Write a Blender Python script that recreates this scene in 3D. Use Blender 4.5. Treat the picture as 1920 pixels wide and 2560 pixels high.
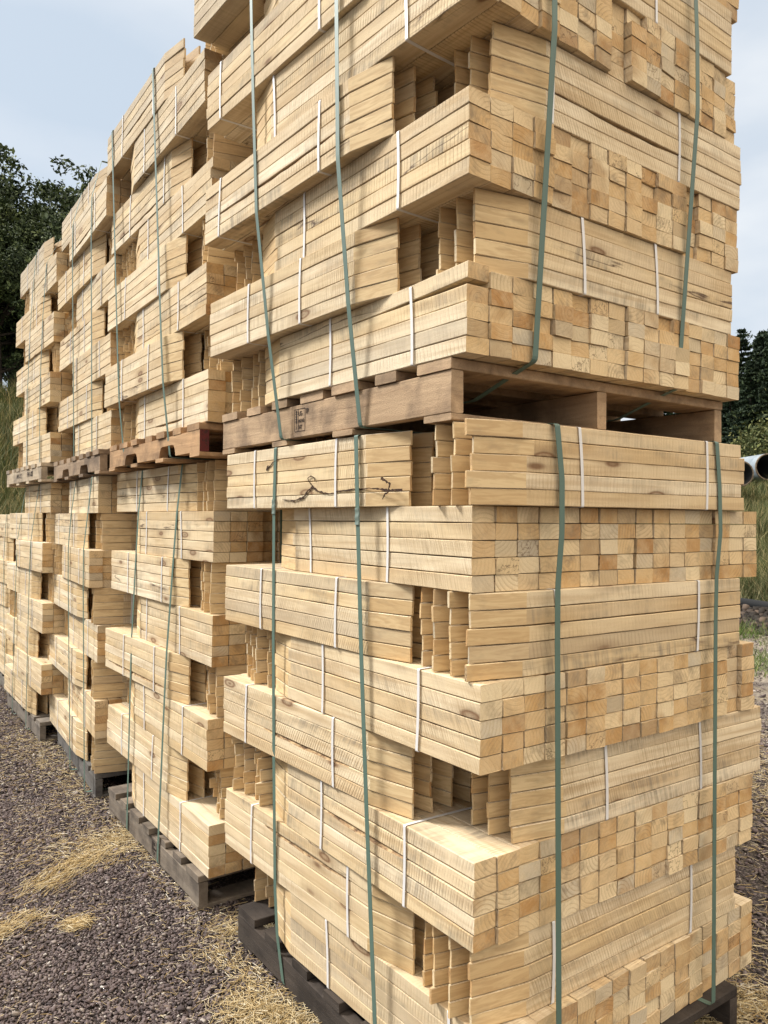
import bpy, math, random
import numpy as np
from mathutils import Matrix, Vector

# ------------------------------------------------------------------ scene, camera, light
for o in list(bpy.data.objects):
    bpy.data.objects.remove(o)
S = bpy.context.scene
COL = S.collection

cam = bpy.data.cameras.new('camera')
camo = bpy.data.objects.new('camera', cam)
COL.objects.link(camo)
Rv = Vector((0.81725573, -0.57622325, 0.00772830))
Uv = Vector((-0.01199228, -0.00359769, 0.99992162))
Fv = Vector((0.57615028, 0.81728442, 0.00985046))
M = Matrix((Rv, Uv, -Fv)).transposed().to_4x4()
M.translation = Vector((-1.15253, -1.26779, 1.46178))
camo.matrix_world = M
cam.sensor_fit = 'VERTICAL'
cam.sensor_height = 36.0
cam.lens = 36.0 * 1946.56 / 2560.0
cam.clip_start = 0.05
cam.clip_end = 900
S.camera = camo

SUN_EL = math.radians(42)
SUN_AZ = math.radians(126)          # world angle (from +X towards +Y) of the direction TO the sun
w = bpy.data.worlds.new("World")
S.world = w
w.use_nodes = True
nt = w.node_tree
nt.nodes.clear()
N = nt.nodes.new
sky = N('ShaderNodeTexSky'); sky.sky_type = 'NISHITA'; sky.sun_disc = False
sky.sun_elevation = SUN_EL
sky.sun_rotation = math.pi / 2 - SUN_AZ
sky.air_density = 1.0; sky.dust_density = 2.0
tc = N('ShaderNodeTexCoord')
mp = N('ShaderNodeMapping'); mp.inputs['Scale'].default_value = (1.0, 1.0, 2.6); mp.inputs['Location'].default_value = (3.1, 0.7, 0.2)
nz = N('ShaderNodeTexNoise'); nz.inputs['Scale'].default_value = 2.6; nz.inputs['Detail'].default_value = 5; nz.inputs['Roughness'].default_value = 0.48
rp = N('ShaderNodeValToRGB')
rp.color_ramp.elements[0].position = 0.36; rp.color_ramp.elements[0].color = (5.7, 6.6, 7.6, 1)
rp.color_ramp.elements[1].position = 0.64; rp.color_ramp.elements[1].color = (8.0, 8.4, 8.8, 1)
e = rp.color_ramp.elements.new(0.5); e.color = (6.5, 7.2, 8.0, 1)
sep = N('ShaderNodeSeparateXYZ')
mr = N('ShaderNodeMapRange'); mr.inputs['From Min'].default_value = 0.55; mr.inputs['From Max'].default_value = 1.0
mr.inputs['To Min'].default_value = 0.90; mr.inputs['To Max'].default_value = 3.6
sc = N('ShaderNodeVectorMath'); sc.operation = 'SCALE'
mx = N('ShaderNodeMixRGB'); mx.inputs['Fac'].default_value = 0.88
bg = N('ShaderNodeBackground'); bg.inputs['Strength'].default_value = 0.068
out = N('ShaderNodeOutputWorld')
Lk = nt.links.new
Lk(tc.outputs['Generated'], mp.inputs['Vector']); Lk(mp.outputs['Vector'], nz.inputs['Vector'])
Lk(nz.outputs['Fac'], rp.inputs['Fac'])
Lk(tc.outputs['Generated'], sep.inputs[0]); Lk(sep.outputs['Z'], mr.inputs['Value'])
# high cloud is whiter and brighter than the cloud near the horizon
m2 = N('ShaderNodeMapRange'); m2.inputs['From Min'].default_value = 0.55; m2.inputs['From Max'].default_value = 0.85
m2.inputs['To Min'].default_value = 0.0; m2.inputs['To Max'].default_value = 1.0
wm = N('ShaderNodeMixRGB'); wm.inputs['Color2'].default_value = (8.2, 7.5, 6.4, 1)
Lk(sep.outputs['Z'], m2.inputs['Value']); Lk(m2.outputs['Result'], wm.inputs['Fac']); Lk(rp.outputs['Color'], wm.inputs['Color1'])
# warm glow added to the sky behind the camera, to fill the shaded front faces
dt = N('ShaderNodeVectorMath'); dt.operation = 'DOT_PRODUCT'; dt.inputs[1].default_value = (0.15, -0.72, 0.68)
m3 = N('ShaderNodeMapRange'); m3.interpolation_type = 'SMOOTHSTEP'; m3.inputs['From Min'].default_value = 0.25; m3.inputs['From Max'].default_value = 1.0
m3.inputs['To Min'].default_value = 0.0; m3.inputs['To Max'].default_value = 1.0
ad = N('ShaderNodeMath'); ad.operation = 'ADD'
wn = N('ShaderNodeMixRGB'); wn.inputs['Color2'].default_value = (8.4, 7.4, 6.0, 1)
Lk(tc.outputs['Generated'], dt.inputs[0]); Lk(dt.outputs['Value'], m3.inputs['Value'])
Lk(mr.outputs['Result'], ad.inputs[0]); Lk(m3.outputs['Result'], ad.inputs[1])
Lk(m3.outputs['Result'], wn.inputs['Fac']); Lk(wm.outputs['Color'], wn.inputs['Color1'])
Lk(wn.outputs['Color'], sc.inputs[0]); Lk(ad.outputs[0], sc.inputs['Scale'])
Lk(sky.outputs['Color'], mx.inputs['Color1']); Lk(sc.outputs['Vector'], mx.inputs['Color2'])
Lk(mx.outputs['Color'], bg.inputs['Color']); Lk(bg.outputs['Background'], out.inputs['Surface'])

sl = bpy.data.lights.new('sun', 'SUN')
sl.energy = 3.1; sl.angle = math.radians(12); sl.color = (1.0, 0.985, 0.94)
so = bpy.data.objects.new('sun', sl)
COL.objects.link(so)
d = Vector((math.cos(SUN_EL) * math.cos(SUN_AZ), math.cos(SUN_EL) * math.sin(SUN_AZ), math.sin(SUN_EL)))
so.rotation_euler = (-d).to_track_quat('-Z', 'Y').to_euler()
so.location = (-20, 20, 20)
vs = S.view_settings
vs.view_transform = 'Standard'; vs.look = 'None'; vs.gamma = 1.0; vs.exposure = 0.9
vs.use_curve_mapping = False

# ------------------------------------------------------------------ helpers
rnd = random.Random(7)

def link(o, parent=None):
    COL.objects.link(o)
    if parent is not None:
        o.parent = parent
    return o

def mesh(name, v, f, mats=(), smooth=False, mi=None):
    me = bpy.data.meshes.new(name)
    me.from_pydata([tuple(p) for p in v], [], [tuple(q) for q in f])
    for m in mats:
        me.materials.append(m)
    if mi is not None:
        me.polygons.foreach_set('material_index', mi)
    if smooth:
        me.polygons.foreach_set('use_smooth', [True] * len(f))
    me.update()
    return me

def npmesh(name, V, F, mats=(), smooth=False):
    """V (n,3) array, F (m,k) array of equal-size faces"""
    me = bpy.data.meshes.new(name)
    V = np.asarray(V, np.float32); F = np.asarray(F, np.int32)
    k = F.shape[1]
    me.vertices.add(len(V)); me.vertices.foreach_set('co', V.ravel())
    me.loops.add(F.size); me.loops.foreach_set('vertex_index', F.ravel())
    me.polygons.add(len(F)); me.polygons.foreach_set('loop_start', np.arange(0, F.size, k, dtype=np.int32))
    for m in mats:
        me.materials.append(m)
    me.update(calc_edges=True)
    if smooth:
        me.polygons.foreach_set('use_smooth', np.ones(len(F), bool))
    return me

def ob(name, me, parent=None, loc=(0, 0, 0), rot=(0, 0, 0)):
    o = bpy.data.objects.new(name, me)
    o.location = loc; o.rotation_euler = rot
    return link(o, parent)

def tag(o, label=None, cat=None, group=None, kind=None):
    if label: o['label'] = label
    if cat: o['category'] = cat
    if group: o['group'] = group
    if kind: o['kind'] = kind
    return o

def empty(name, loc, rz=0.0):
    o = bpy.data.objects.new(name, None)
    o.location = loc; o.rotation_euler = (0, 0, rz); o.empty_display_size = 0.1
    return link(o)

class MatB:
    def __init__(s, name, rough=0.8):
        s.m = bpy.data.materials.new(name); s.m.use_nodes = True
        s.t = s.m.node_tree; s.b = s.t.nodes['Principled BSDF']
        s.b.inputs['Roughness'].default_value = rough
        try: s.b.inputs['Specular IOR Level'].default_value = 0.25
        except Exception: pass
    def n(s, typ, **kw):
        nd = s.t.nodes.new('ShaderNode' + typ)
        for k, v in kw.items():
            if k.startswith('i_'):
                nd.inputs[k[2:].replace('_', ' ')].default_value = v
            else:
                setattr(nd, k, v)
        return nd
    def l(s, a, b): s.t.links.new(a, b)
    def math(s, op, a, b=None, c=None, clamp=False):
        nd = s.t.nodes.new('ShaderNodeMath'); nd.operation = op; nd.use_clamp = clamp
        for i, x in enumerate((a, b, c)):
            if x is None: continue
            if isinstance(x, (int, float)): nd.inputs[i].default_value = x
            else: s.l(x, nd.inputs[i])
        return nd.outputs[0]
    def ramp(s, fac, stops, interp='LINEAR'):
        nd = s.t.nodes.new('ShaderNodeValToRGB'); cr = nd.color_ramp; cr.interpolation = interp
        while len(cr.elements) < len(stops): cr.elements.new(0.5)
        for el, (p, c) in zip(cr.elements, stops):
            el.position = p; el.color = (*c, 1) if len(c) == 3 else c
        s.l(fac, nd.inputs['Fac'])
        return nd.outputs['Color']
    def mix(s, f, a, b, mode='MIX'):
        nd = s.t.nodes.new('ShaderNodeMixRGB'); nd.blend_type = mode
        for sock, x in ((nd.inputs['Fac'], f), (nd.inputs['Color1'], a), (nd.inputs['Color2'], b)):
            if isinstance(x, (int, float)): sock.default_value = x
            elif isinstance(x, tuple): sock.default_value = (*x, 1)
            else: s.l(x, sock)
        return nd.outputs['Color']
    def noise(s, vec, scale, detail=3, rough=0.5, dist=0.0):
        nd = s.t.nodes.new('ShaderNodeTexNoise')
        nd.inputs['Scale'].default_value = scale; nd.inputs['Detail'].default_value = detail
        nd.inputs['Roughness'].default_value = rough; nd.inputs['Distortion'].default_value = dist
        s.l(vec, nd.inputs['Vector'])
        return nd.outputs['Fac']
    def mapv(s, vec, scale=(1, 1, 1), loc=(0, 0, 0), rot=(0, 0, 0)):
        nd = s.t.nodes.new('ShaderNodeMapping')
        nd.inputs['Scale'].default_value = scale; nd.inputs['Location'].default_value = loc; nd.inputs['Rotation'].default_value = rot
        s.l(vec, nd.inputs['Vector'])
        return nd.outputs['Vector']
    def bump(s, h, strength, dist, prev=None):
        nd = s.t.nodes.new('ShaderNodeBump')
        nd.inputs['Strength'].default_value = strength; nd.inputs['Distance'].default_value = dist
        s.l(h, nd.inputs['Height'])
        if prev is not None: s.l(prev, nd.inputs['Normal'])
        return nd.outputs['Normal']
    def done(s, col=None, normal=None, rough=None):
        if col is not None:
            if isinstance(col, tuple): s.b.inputs['Base Color'].default_value = (*col, 1)
            else: s.l(col, s.b.inputs['Base Color'])
        if normal is not None: s.l(normal, s.b.inputs['Normal'])
        if rough is not None: s.l(rough, s.b.inputs['Roughness'])
        return s.m

def rand_coords(B):
    """object coordinates shifted by a per-object random vector; returns (vector, random value, three more randoms)"""
    tcn = B.n('TexCoord'); oi = B.n('ObjectInfo')
    wn = B.n('TexWhiteNoise', noise_dimensions='1D')
    B.l(oi.outputs['Random'], wn.inputs['W'])
    sp = B.n('SeparateColor'); B.l(wn.outputs['Color'], sp.inputs[0])
    sc_ = B.n('VectorMath', operation='SCALE'); sc_.inputs['Scale'].default_value = 60.0
    B.l(wn.outputs['Color'], sc_.inputs[0])
    ad = B.n('VectorMath', operation='ADD')
    B.l(tcn.outputs['Object'], ad.inputs[0]); B.l(sc_.outputs['Vector'], ad.inputs[1])
    return ad.outputs['Vector'], tcn.outputs['Object'], oi, sp.outputs[0], sp.outputs[1], sp.outputs[2]

# ------------------------------------------------------------------ sawn timber materials
def wood_side():
    B = MatB('sawn_board_side', 0.85)
    v, oc, oi, r1, r2, r3 = rand_coords(B)
    base = B.ramp(oi.outputs['Random'], [(0.0, (0.62, 0.44, 0.225)), (0.12, (0.80, 0.67, 0.47)), (0.3, (0.73, 0.57, 0.35)), (0.45, (0.84, 0.73, 0.55)), (0.58, (0.60, 0.42, 0.215)), (0.7, (0.80, 0.665, 0.465)), (0.85, (0.68, 0.52, 0.31)), (1.0, (0.78, 0.60, 0.35))])
    # long grain
    g = B.noise(B.mapv(v, (2.2, 45, 45)), 1.0, 4, 0.55, 0.6)
    base = B.mix(B.math('MULTIPLY', B.ramp(g, [(0.42, (0, 0, 0)), (0.64, (1, 1, 1))]), 0.62), base, (0.43, 0.28, 0.14))
    # broad tone patches
    pt = B.noise(B.mapv(v, (3.5, 9, 9)), 1.0, 2, 0.5)
    base = B.mix(B.math('MULTIPLY', B.ramp(pt, [(0.42, (0, 0, 0)), (0.68, (1, 1, 1))]), 0.45), base, (0.74, 0.615, 0.43))
    gpos = B.n('NewGeometry').outputs['Position']
    dr = B.noise(gpos, 2.3, 3, 0.55)
    base = B.mix(B.math('MULTIPLY', B.ramp(dr, [(0.45, (0, 0, 0)), (0.65, (1, 1, 1))]), 0.35), base, (0.55, 0.40, 0.215))
    # saw marks: stripes across the length, slanted per board
    sx = B.n('SeparateXYZ'); B.l(v, sx.inputs[0])
    bi = oi.outputs['Object Index']
    b1 = B.math('FRACT', B.math('MULTIPLY', bi, 0.3713)); b2 = B.math('FRACT', B.math('MULTIPLY', bi, 0.6137)); b3 = B.math('FRACT', B.math('MULTIPLY', bi, 0.7919))
    slant = B.math('ADD', B.math('MULTIPLY', B.math('SUBTRACT', b1, 0.35), 0.8), B.math('MULTIPLY', B.math('SUBTRACT', r1, 0.5), 0.10))
    lz = B.n('SeparateXYZ'); B.l(oi.outputs['Location'], lz.inputs[0])
    soc = B.n('SeparateXYZ'); B.l(oc, soc.inputs[0])
    yz = B.math('ADD', B.math('ADD', soc.outputs['Z'], lz.outputs['Z']), B.math('MULTIPLY', sx.outputs['Y'], 0.2))
    xs = B.math('ADD', B.math('ADD', soc.outputs['X'], B.math('MULTIPLY', B.math('GREATER_THAN', b2, 0.5), r1)), B.math('MULTIPLY', yz, slant))
    xs = B.math('ADD', xs, B.math('MULTIPLY', bi, 0.731))
    wrp = B.noise(B.mapv(v, (9, 3, 3)), 1.0, 3, 0.6)
    xs = B.math('ADD', B.math('MULTIPLY', xs, B.math('ADD', 0.8, B.math('MULTIPLY', b3, 0.6))), B.math('MULTIPLY', wrp, 0.02))
    cb = B.n('CombineXYZ'); B.l(xs, cb.inputs[0]); B.l(B.math('MULTIPLY', sx.outputs['Y'], 0.02), cb.inputs[1]); B.l(B.math('MULTIPLY', yz, 0.06), cb.inputs[2])
    wv = B.n('TexWave', wave_type='BANDS', bands_direction='X', wave_profile='SIN', i_Scale=27.0, i_Distortion=2.2, i_Detail=2.0, i_Detail_Scale=3.0)
    wv.inputs['Detail Roughness'].default_value = 0.6
    B.l(cb.outputs[0], wv.inputs['Vector'])
    st = B.noise(cb.outputs[0], 150, 4, 0.7)
    amp = B.noise(B.mapv(v, (4, 16, 16)), 1.0, 2, 0.5)
    ampr = B.ramp(amp, [(0.36, (0.08,) * 3), (0.62, (1, 1, 1))])
    lines = B.ramp(wv.outputs['Fac'], [(0.0, (1, 1, 1)), (0.25, (0.25,) * 3), (0.5, (0, 0, 0))])
    sm = B.math('MULTIPLY', B.math('MULTIPLY', lines, ampr), B.math('ADD', 0.04, B.math('MULTIPLY', B.math('MULTIPLY', b2, r2), 0.85)))
    base = B.mix(sm, base, (0.36, 0.235, 0.12))
    st2 = B.math('MULTIPLY', B.ramp(st, [(0.48, (0, 0, 0)), (0.66, (1, 1, 1))]), B.math('MULTIPLY', ampr, B.math('ADD', 0.15, B.math('MULTIPLY', b3, 0.65))))
    base = B.mix(st2, base, (0.36, 0.245, 0.125))
    # grey weathering along the saw marks
    wz = B.noise(B.mapv(v, (5.5, 14, 14)), 1.0, 3, 0.6)
    wr = B.math('MULTIPLY', B.ramp(wz, [(0.47, (0, 0, 0)), (0.62, (1, 1, 1))]), B.ramp(r3, [(0.2, (0.12,) * 3), (0.9, (1, 1, 1))]))
    wst = B.math('ADD', 0.25, B.math('MULTIPLY', B.ramp(B.noise(cb.outputs[0], 60, 3, 0.7), [(0.42, (0, 0, 0)), (0.62, (1, 1, 1))]), 0.75))
    base = B.mix(B.math('MULTIPLY', B.math('MULTIPLY', wr, wst), 0.72), base, (0.215, 0.18, 0.135))
    # weathered boards get the object's colour alpha as a grey wash
    base = B.mix(B.math('MULTIPLY', B.math('SUBTRACT', 1.0, oi.outputs['Alpha']), B.math('ADD', 0.45, B.math('MULTIPLY', st, 0.5))), base, (0.36, 0.31, 0.245))
    # knots
    vo = B.n('TexVoronoi', feature='F1', i_Scale=1.0, i_Randomness=1.0)
    vv = B.mapv(v, (3.0, 9.5, 9.5))
    nd = B.n('VectorMath', operation='ADD'); B.l(vv, nd.inputs[0])
    nn = B.n('TexNoise', i_Scale=7.0); B.l(v, nn.inputs['Vector'])
    s3 = B.n('VectorMath', operation='SCALE'); s3.inputs['Scale'].default_value = 0.10; B.l(nn.outputs['Color'], s3.inputs[0]); B.l(s3.outputs['Vector'], nd.inputs[1])
    B.l(nd.outputs['Vector'], vo.inputs['Vector'])
    kn = B.ramp(vo.outputs['Distance'], [(0.0, (1,) * 3), (0.06, (0.5,) * 3), (0.105, (0.95,) * 3), (0.14, (0.28,) * 3), (0.27, (0, 0, 0))])
    base = B.mix(B.math('MULTIPLY', kn, B.math('GREATER_THAN', r2, 0.2)), base, (0.17, 0.085, 0.04))
    # a few dark wandering checks
    ck = B.noise(B.mapv(v, (1.3, 12, 12)), 1.0, 4, 0.55)
    ckl = B.ramp(B.math('ABSOLUTE', B.math('SUBTRACT', ck, 0.5)), [(0.0, (1, 1, 1)), (0.006, (0.5,) * 3), (0.016, (0, 0, 0))])
    base = B.mix(B.math('MULTIPLY', B.math('MULTIPLY', ckl, B.math('GREATER_THAN', r3, 0.88)), B.ramp(amp, [(0.45, (0, 0, 0)), (0.6, (1, 1, 1))])), base, (0.08, 0.045, 0.03))
    fz = B.noise(B.mapv(v, (1, 1, 1)), 420, 3, 0.7)
    base = B.mix(B.math('MULTIPLY', B.ramp(fz, [(0.3, (1, 1, 1)), (0.55, (0, 0, 0))]), 0.16), base, (0.35, 0.25, 0.14))
    h = B.math('ADD', B.math('MULTIPLY', B.math('SUBTRACT', 1.0, lines), B.math('MULTIPLY', ampr, 0.9)), B.math('MULTIPLY', fz, 0.9))
    h = B.math('ADD', h, B.math('MULTIPLY', st, 0.8))
    h = B.math('SUBTRACT', h, B.math('MULTIPLY', kn, 0.5))
    return B.done(base, B.bump(h, 0.75, 0.0016))

def wood_end():
    B = MatB('sawn_board_end', 0.88)
    v, oc, oi, r1, r2, r3 = rand_coords(B)
    base = B.ramp(oi.outputs['Random'], [(0.0, (0.50, 0.27, 0.095)), (0.12, (0.72, 0.52, 0.28)), (0.25, (0.80, 0.66, 0.43)), (0.36, (0.56, 0.345, 0.145)), (0.5, (0.70, 0.49, 0.25)), (0.6, (0.58, 0.50, 0.37)), (0.7, (0.80, 0.64, 0.40)), (0.82, (0.60, 0.375, 0.16)), (0.92, (0.42, 0.21, 0.07)), (1.0, (0.74, 0.57, 0.33))])
    base = B.mix(1.0, base, oi.outputs['Color'], 'MULTIPLY')
    # growth rings around a centre outside or inside the board
    cm = B.n('CombineXYZ')
    B.l(B.math('MULTIPLY', B.math('SUBTRACT', r1, 0.5), 0.16), cm.inputs[1]); B.l(B.math('MULTIPLY', B.math('SUBTRACT', r2, 0.5), 0.14), cm.inputs[2])
    su = B.n('VectorMath', operation='ADD'); B.l(oc, su.inputs[0]); B.l(cm.outputs[0], su.inputs[1])
    fl = B.mapv(su.outputs[0], (0.0, 1.0, 1.0))
    wv = B.n('TexWave', wave_type='RINGS', rings_direction='X', wave_profile='SAW', i_Scale=30.0, i_Distortion=1.5, i_Detail=2.0, i_Detail_Scale=0.6)
    B.l(fl, wv.inputs['Vector'])
    rg = B.ramp(wv.outputs['Fac'], [(0.0, (0, 0, 0)), (0.55, (0.12,) * 3), (0.88, (1, 1, 1)), (1.0, (0.3,) * 3)])
    rs = B.noise(v, 14, 2, 0.5)
    base = B.mix(B.math('MULTIPLY', B.math('MULTIPLY', rg, B.ramp(rs, [(0.3, (0.2,) * 3), (0.65, (1, 1, 1))])), B.math('ADD', 0.06, B.math('MULTIPLY', r3, 0.62))), base, (0.27, 0.15, 0.065))
    gpos = B.n('NewGeometry').outputs['Position']
    cl = B.noise(B.mapv(gpos, (4.2, 1.0, 5.5)), 1.0, 3, 0.55)
    base = B.mix(B.math('MULTIPLY', B.ramp(cl, [(0.56, (0, 0, 0)), (0.66, (1, 1, 1))]), B.math('ADD', 0.25, B.math('MULTIPLY', r2, 0.65))), base, (0.36, 0.185, 0.06))
    bl = B.noise(v, 26, 4, 0.65)
    base = B.mix(B.math('MULTIPLY', B.ramp(bl, [(0.40, (0, 0, 0)), (0.68, (1, 1, 1))]), 0.42), base, (0.74, 0.57, 0.34))
    gy = B.noise(v, 17, 4, 0.7)
    base = B.mix(B.math('MULTIPLY', B.ramp(gy, [(0.50, (0, 0, 0)), (0.72, (1, 1, 1))]), B.math('ADD', 0.22, B.math('MULTIPLY', r3, 0.6))), base, (0.22, 0.165, 0.105))
    base = B.mix(B.math('MULTIPLY', B.math('SUBTRACT', 1.0, oi.outputs['Alpha']), 0.75), base, (0.27, 0.225, 0.165))
    ck = B.noise(v, 24, 4, 0.6)
    ckl = B.ramp(B.math('ABSOLUTE', B.math('SUBTRACT', ck, 0.5)), [(0.0, (1, 1, 1)), (0.01, (0.4,) * 3), (0.02, (0, 0, 0))])
    base = B.mix(B.math('MULTIPLY', ckl, B.math('MULTIPLY', B.math('GREATER_THAN', r1, 0.93), 0.8)), base, (0.09, 0.05, 0.03))
    fz = B.noise(v, 520, 3, 0.75)
    fs = B.noise(B.mapv(v, (60, 700, 60), rot=(0.5, 0, 0)), 1.0, 2, 0.6)
    base = B.mix(B.math('MULTIPLY', B.ramp(fz, [(0.3, (1, 1, 1)), (0.55, (0, 0, 0))]), 0.28), base, (0.26, 0.16, 0.08))
    h = B.math('ADD', B.math('MULTIPLY', fz, 1.0), B.math('ADD', B.math('MULTIPLY', rg, -0.35), B.math('MULTIPLY', fs, 0.6)))
    return B.done(base, B.bump(h, 0.7, 0.0013))

def bark_edge():
    B = MatB('wane_bark', 0.95)
    v, oc, oi, r1, r2, r3 = rand_coords(B)
    n1 = B.noise(B.mapv(v, (40, 90, 90)), 1.0, 4, 0.7)
    c = B.ramp(n1, [(0.35, (0.10, 0.06, 0.035)), (0.5, (0.30, 0.19, 0.10)), (0.65, (0.50, 0.36, 0.2))])
    return B.done(c, B.bump(n1, 1.0, 0.004))

def wood_point():
    B = MatB('cut_point_face', 0.8)
    v, oc, oi, r1, r2, r3 = rand_coords(B)
    base = B.ramp(oi.outputs['Random'], [(0.0, (0.60, 0.42, 0.215)), (0.35, (0.70, 0.53, 0.30)), (0.7, (0.63, 0.455, 0.24)), (1.0, (0.58, 0.40, 0.20))])
    sh = B.n('SeparateXYZ'); B.l(v, sh.inputs[0])
    g = B.noise(B.mapv(v, (7, 9, 60), rot=(0, 0.25, 0)), 1.0, 4, 0.6, 1.5)
    base = B.mix(B.math('MULTIPLY', B.ramp(g, [(0.42, (0, 0, 0)), (0.6, (1, 1, 1))]), 0.42), base, (0.38, 0.22, 0.095))
    g2 = B.noise(B.mapv(v, (14, 14, 30)), 1.0, 3, 0.6)
    base = B.mix(B.math('MULTIPLY', B.ramp(g2, [(0.55, (0, 0, 0)), (0.75, (1, 1, 1))]), 0.35), base, (0.25, 0.19, 0.12))
    base = B.mix(B.math('MULTIPLY', B.math('SUBTRACT', 1.0, oi.outputs['Alpha']), 0.5), base, (0.36, 0.31, 0.245))
    fz = B.noise(v, 500, 3, 0.7)
    return B.done(base, B.bump(fz, 0.4, 0.001))
SIDE, END, BARK, POINT = wood_side(), wood_end(), bark_edge(), wood_point()

# ------------------------------------------------------------------ board meshes (local X = length)
LB, WBD, TB = 1.012, 0.0650, 0.0379

def board_mesh(k, kind='plain'):
    r = random.Random(100 + k)
    ns = 22
    hw, ht = WBD / 2, TB / 2
    bow = r.uniform(-1, 1) * 0.0007
    tw = r.uniform(-1, 1) * 0.0006
    V, F, mi = [], [], []
    cor = r.choice([(1, 1), (-1, 1)])          # waney corner (y sign, z sign)
    c0, c1 = r.uniform(-0.4, 0.0), r.uniform(0.1, 0.5)
    ph = [r.uniform(0, 6.28) for _ in range(6)]
    skew0, skew1 = r.uniform(-1, 1) * 0.002, r.uniform(-1, 1) * 0.002
    lens = r.uniform(-0.003, 0.003)
    wl = 0.15 + r.uniform(-0.012, 0.012); tip = r.uniform(0.0020, 0.0040); toff = r.uniform(-0.002, 0.002)
    xs = [-LB / 2 + wl * k / 4 for k in range(4)] + [-LB / 2 + wl + (LB - wl) * k / (ns - 4) for k in range(ns - 3)]
    for i in range(ns + 1):
        x = xs[i]
        wf = min(1.0, (x + LB / 2) / wl)                     # 0 at the tip of the chisel point, 1 on the full board
        half = tip + (hw - tip) * wf
        if i == 0: x -= lens
        ring = []
        for q, (sy, sz) in enumerate(((-1, -1), (1, -1), (1, 1), (-1, 1))):
            ch = 0.0013 + 0.0004 * abs(math.sin(7 * x + ph[q]))
            cy = ch; cz = ch
            if kind == 'wane' and (sy, sz) == cor:
                tt = (x - (c0 + c1) / 2) / max(0.12, (c1 - c0) / 2)
                a = max(0.0, 1 - tt * tt) ** 0.6
                cy += a * (0.007 + 0.002 * math.sin(31 * x + ph[4])); cz += a * (0.008 + 0.002 * math.sin(43 * x + ph[5]))
            cy = min(cy, half * 0.45)
            jy = 0.0003 * math.sin(40 * x + ph[(q + 1) % 6]); jz = 0.00025 * math.sin(33 * x + ph[(q + 2) % 6])
            Y = sy * half + toff * (1 - wf); Z = sz * ht
            a1 = (Y - sy * cy + jy, Z + jz); b1 = (Y + jy, Z - sz * cz + jz)
            if q in (0, 2): ring += [b1, a1]
            else: ring += [a1, b1]
        for (y, z) in ring:
            xx = x
            if i == 0: xx += 0.0012 * math.sin(9 * z / ht + ph[0])
            if i == ns: xx += skew1 * y / hw + 0.0012 * math.sin(9 * z / ht + ph[1])
            V.append((xx, y + 0.0003 * math.sin(3.1 * x + ph[3]), z + bow * (1 - 4 * (x / LB) ** 2) + tw * x * y / hw))
    for i in range(ns):
        for q in range(8):
            a = i * 8 + q; b = i * 8 + (q + 1) % 8
            F.append((a, b, b + 8, a + 8))
            corner = q // 2 if q % 2 == 0 else -1
            isw = kind == 'wane' and q % 2 == 0 and ((-1, -1), (1, -1), (1, 1), (-1, 1))[q // 2] == cor
            x = (xs[i] + xs[i + 1]) / 2
            mi.append(2 if isw and c0 - 0.02 < x < c1 + 0.02 else (3 if i < 4 and q in (3, 7) else 0))
    F.append(tuple(reversed(range(8)))); mi.append(1)
    F.append(tuple(ns * 8 + q for q in range(8))); mi.append(1)
    me = mesh('sawn_board', V, F, (SIDE, END, BARK, POINT), mi=mi)
    return me

PLAIN = [board_mesh(k) for k in range(14)]
WANE = [board_mesh(50 + k, 'wane') for k in range(5)]

def lifted_mesh():
    """board that springs up at its near end"""
    me = board_mesh(90).copy()
    for v in me.vertices:
        t = max(0.0, (v.co.x + 0.05) / 0.55)
        v.co.z += 0.013 * t * t
    return me
LIFT = lifted_mesh()

# ------------------------------------------------------------------ plastic bands
def plastic(name, col, rough):
    B = MatB(name, rough)
    tcn = B.n('TexCoord')
    n1 = B.noise(tcn.outputs['Object'], 9, 3, 0.6)
    c = B.mix(B.math('MULTIPLY', n1, 0.5), col, tuple(x * 0.62 for x in col))
    n2 = B.noise(tcn.outputs['Object'], 900, 1, 0.5)
    B.b.inputs['Specular IOR Level'].default_value = 0.5
    return B.done(c, B.bump(n2, 0.25, 0.0004))
WHITE = plastic('white_binding_plastic', (0.74, 0.72, 0.71), 0.45)
GREEN = plastic('green_strap_plastic', (0.095, 0.155, 0.125), 0.55)
STEEL = plastic('strap_seal_metal', (0.16, 0.21, 0.18), 0.5)

def rounded(pts, rad, closed=True):
    out = []
    n = len(pts)
    for i in range(n):
        p = Vector(pts[i])
        if not closed and i in (0, n - 1):
            out.append(p); continue
        a = Vector(pts[i - 1]); b = Vector(pts[(i + 1) % n])
        da, db = (a - p), (b - p)
        la, lb = da.length, db.length
        if la < 1e-6 or lb < 1e-6: continue
        ang = da.angle(db, math.pi)
        if ang > math.radians(176):
            out.append(p); continue
        r = min(rad, la * 0.45, lb * 0.45)
        s, e = p + da / la * r, p + db / lb * r
        for k in range(4):
            t = k / 3
            out.append(s * (1 - t) ** 2 + p * 2 * t * (1 - t) + e * t * t)
    return out

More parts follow.
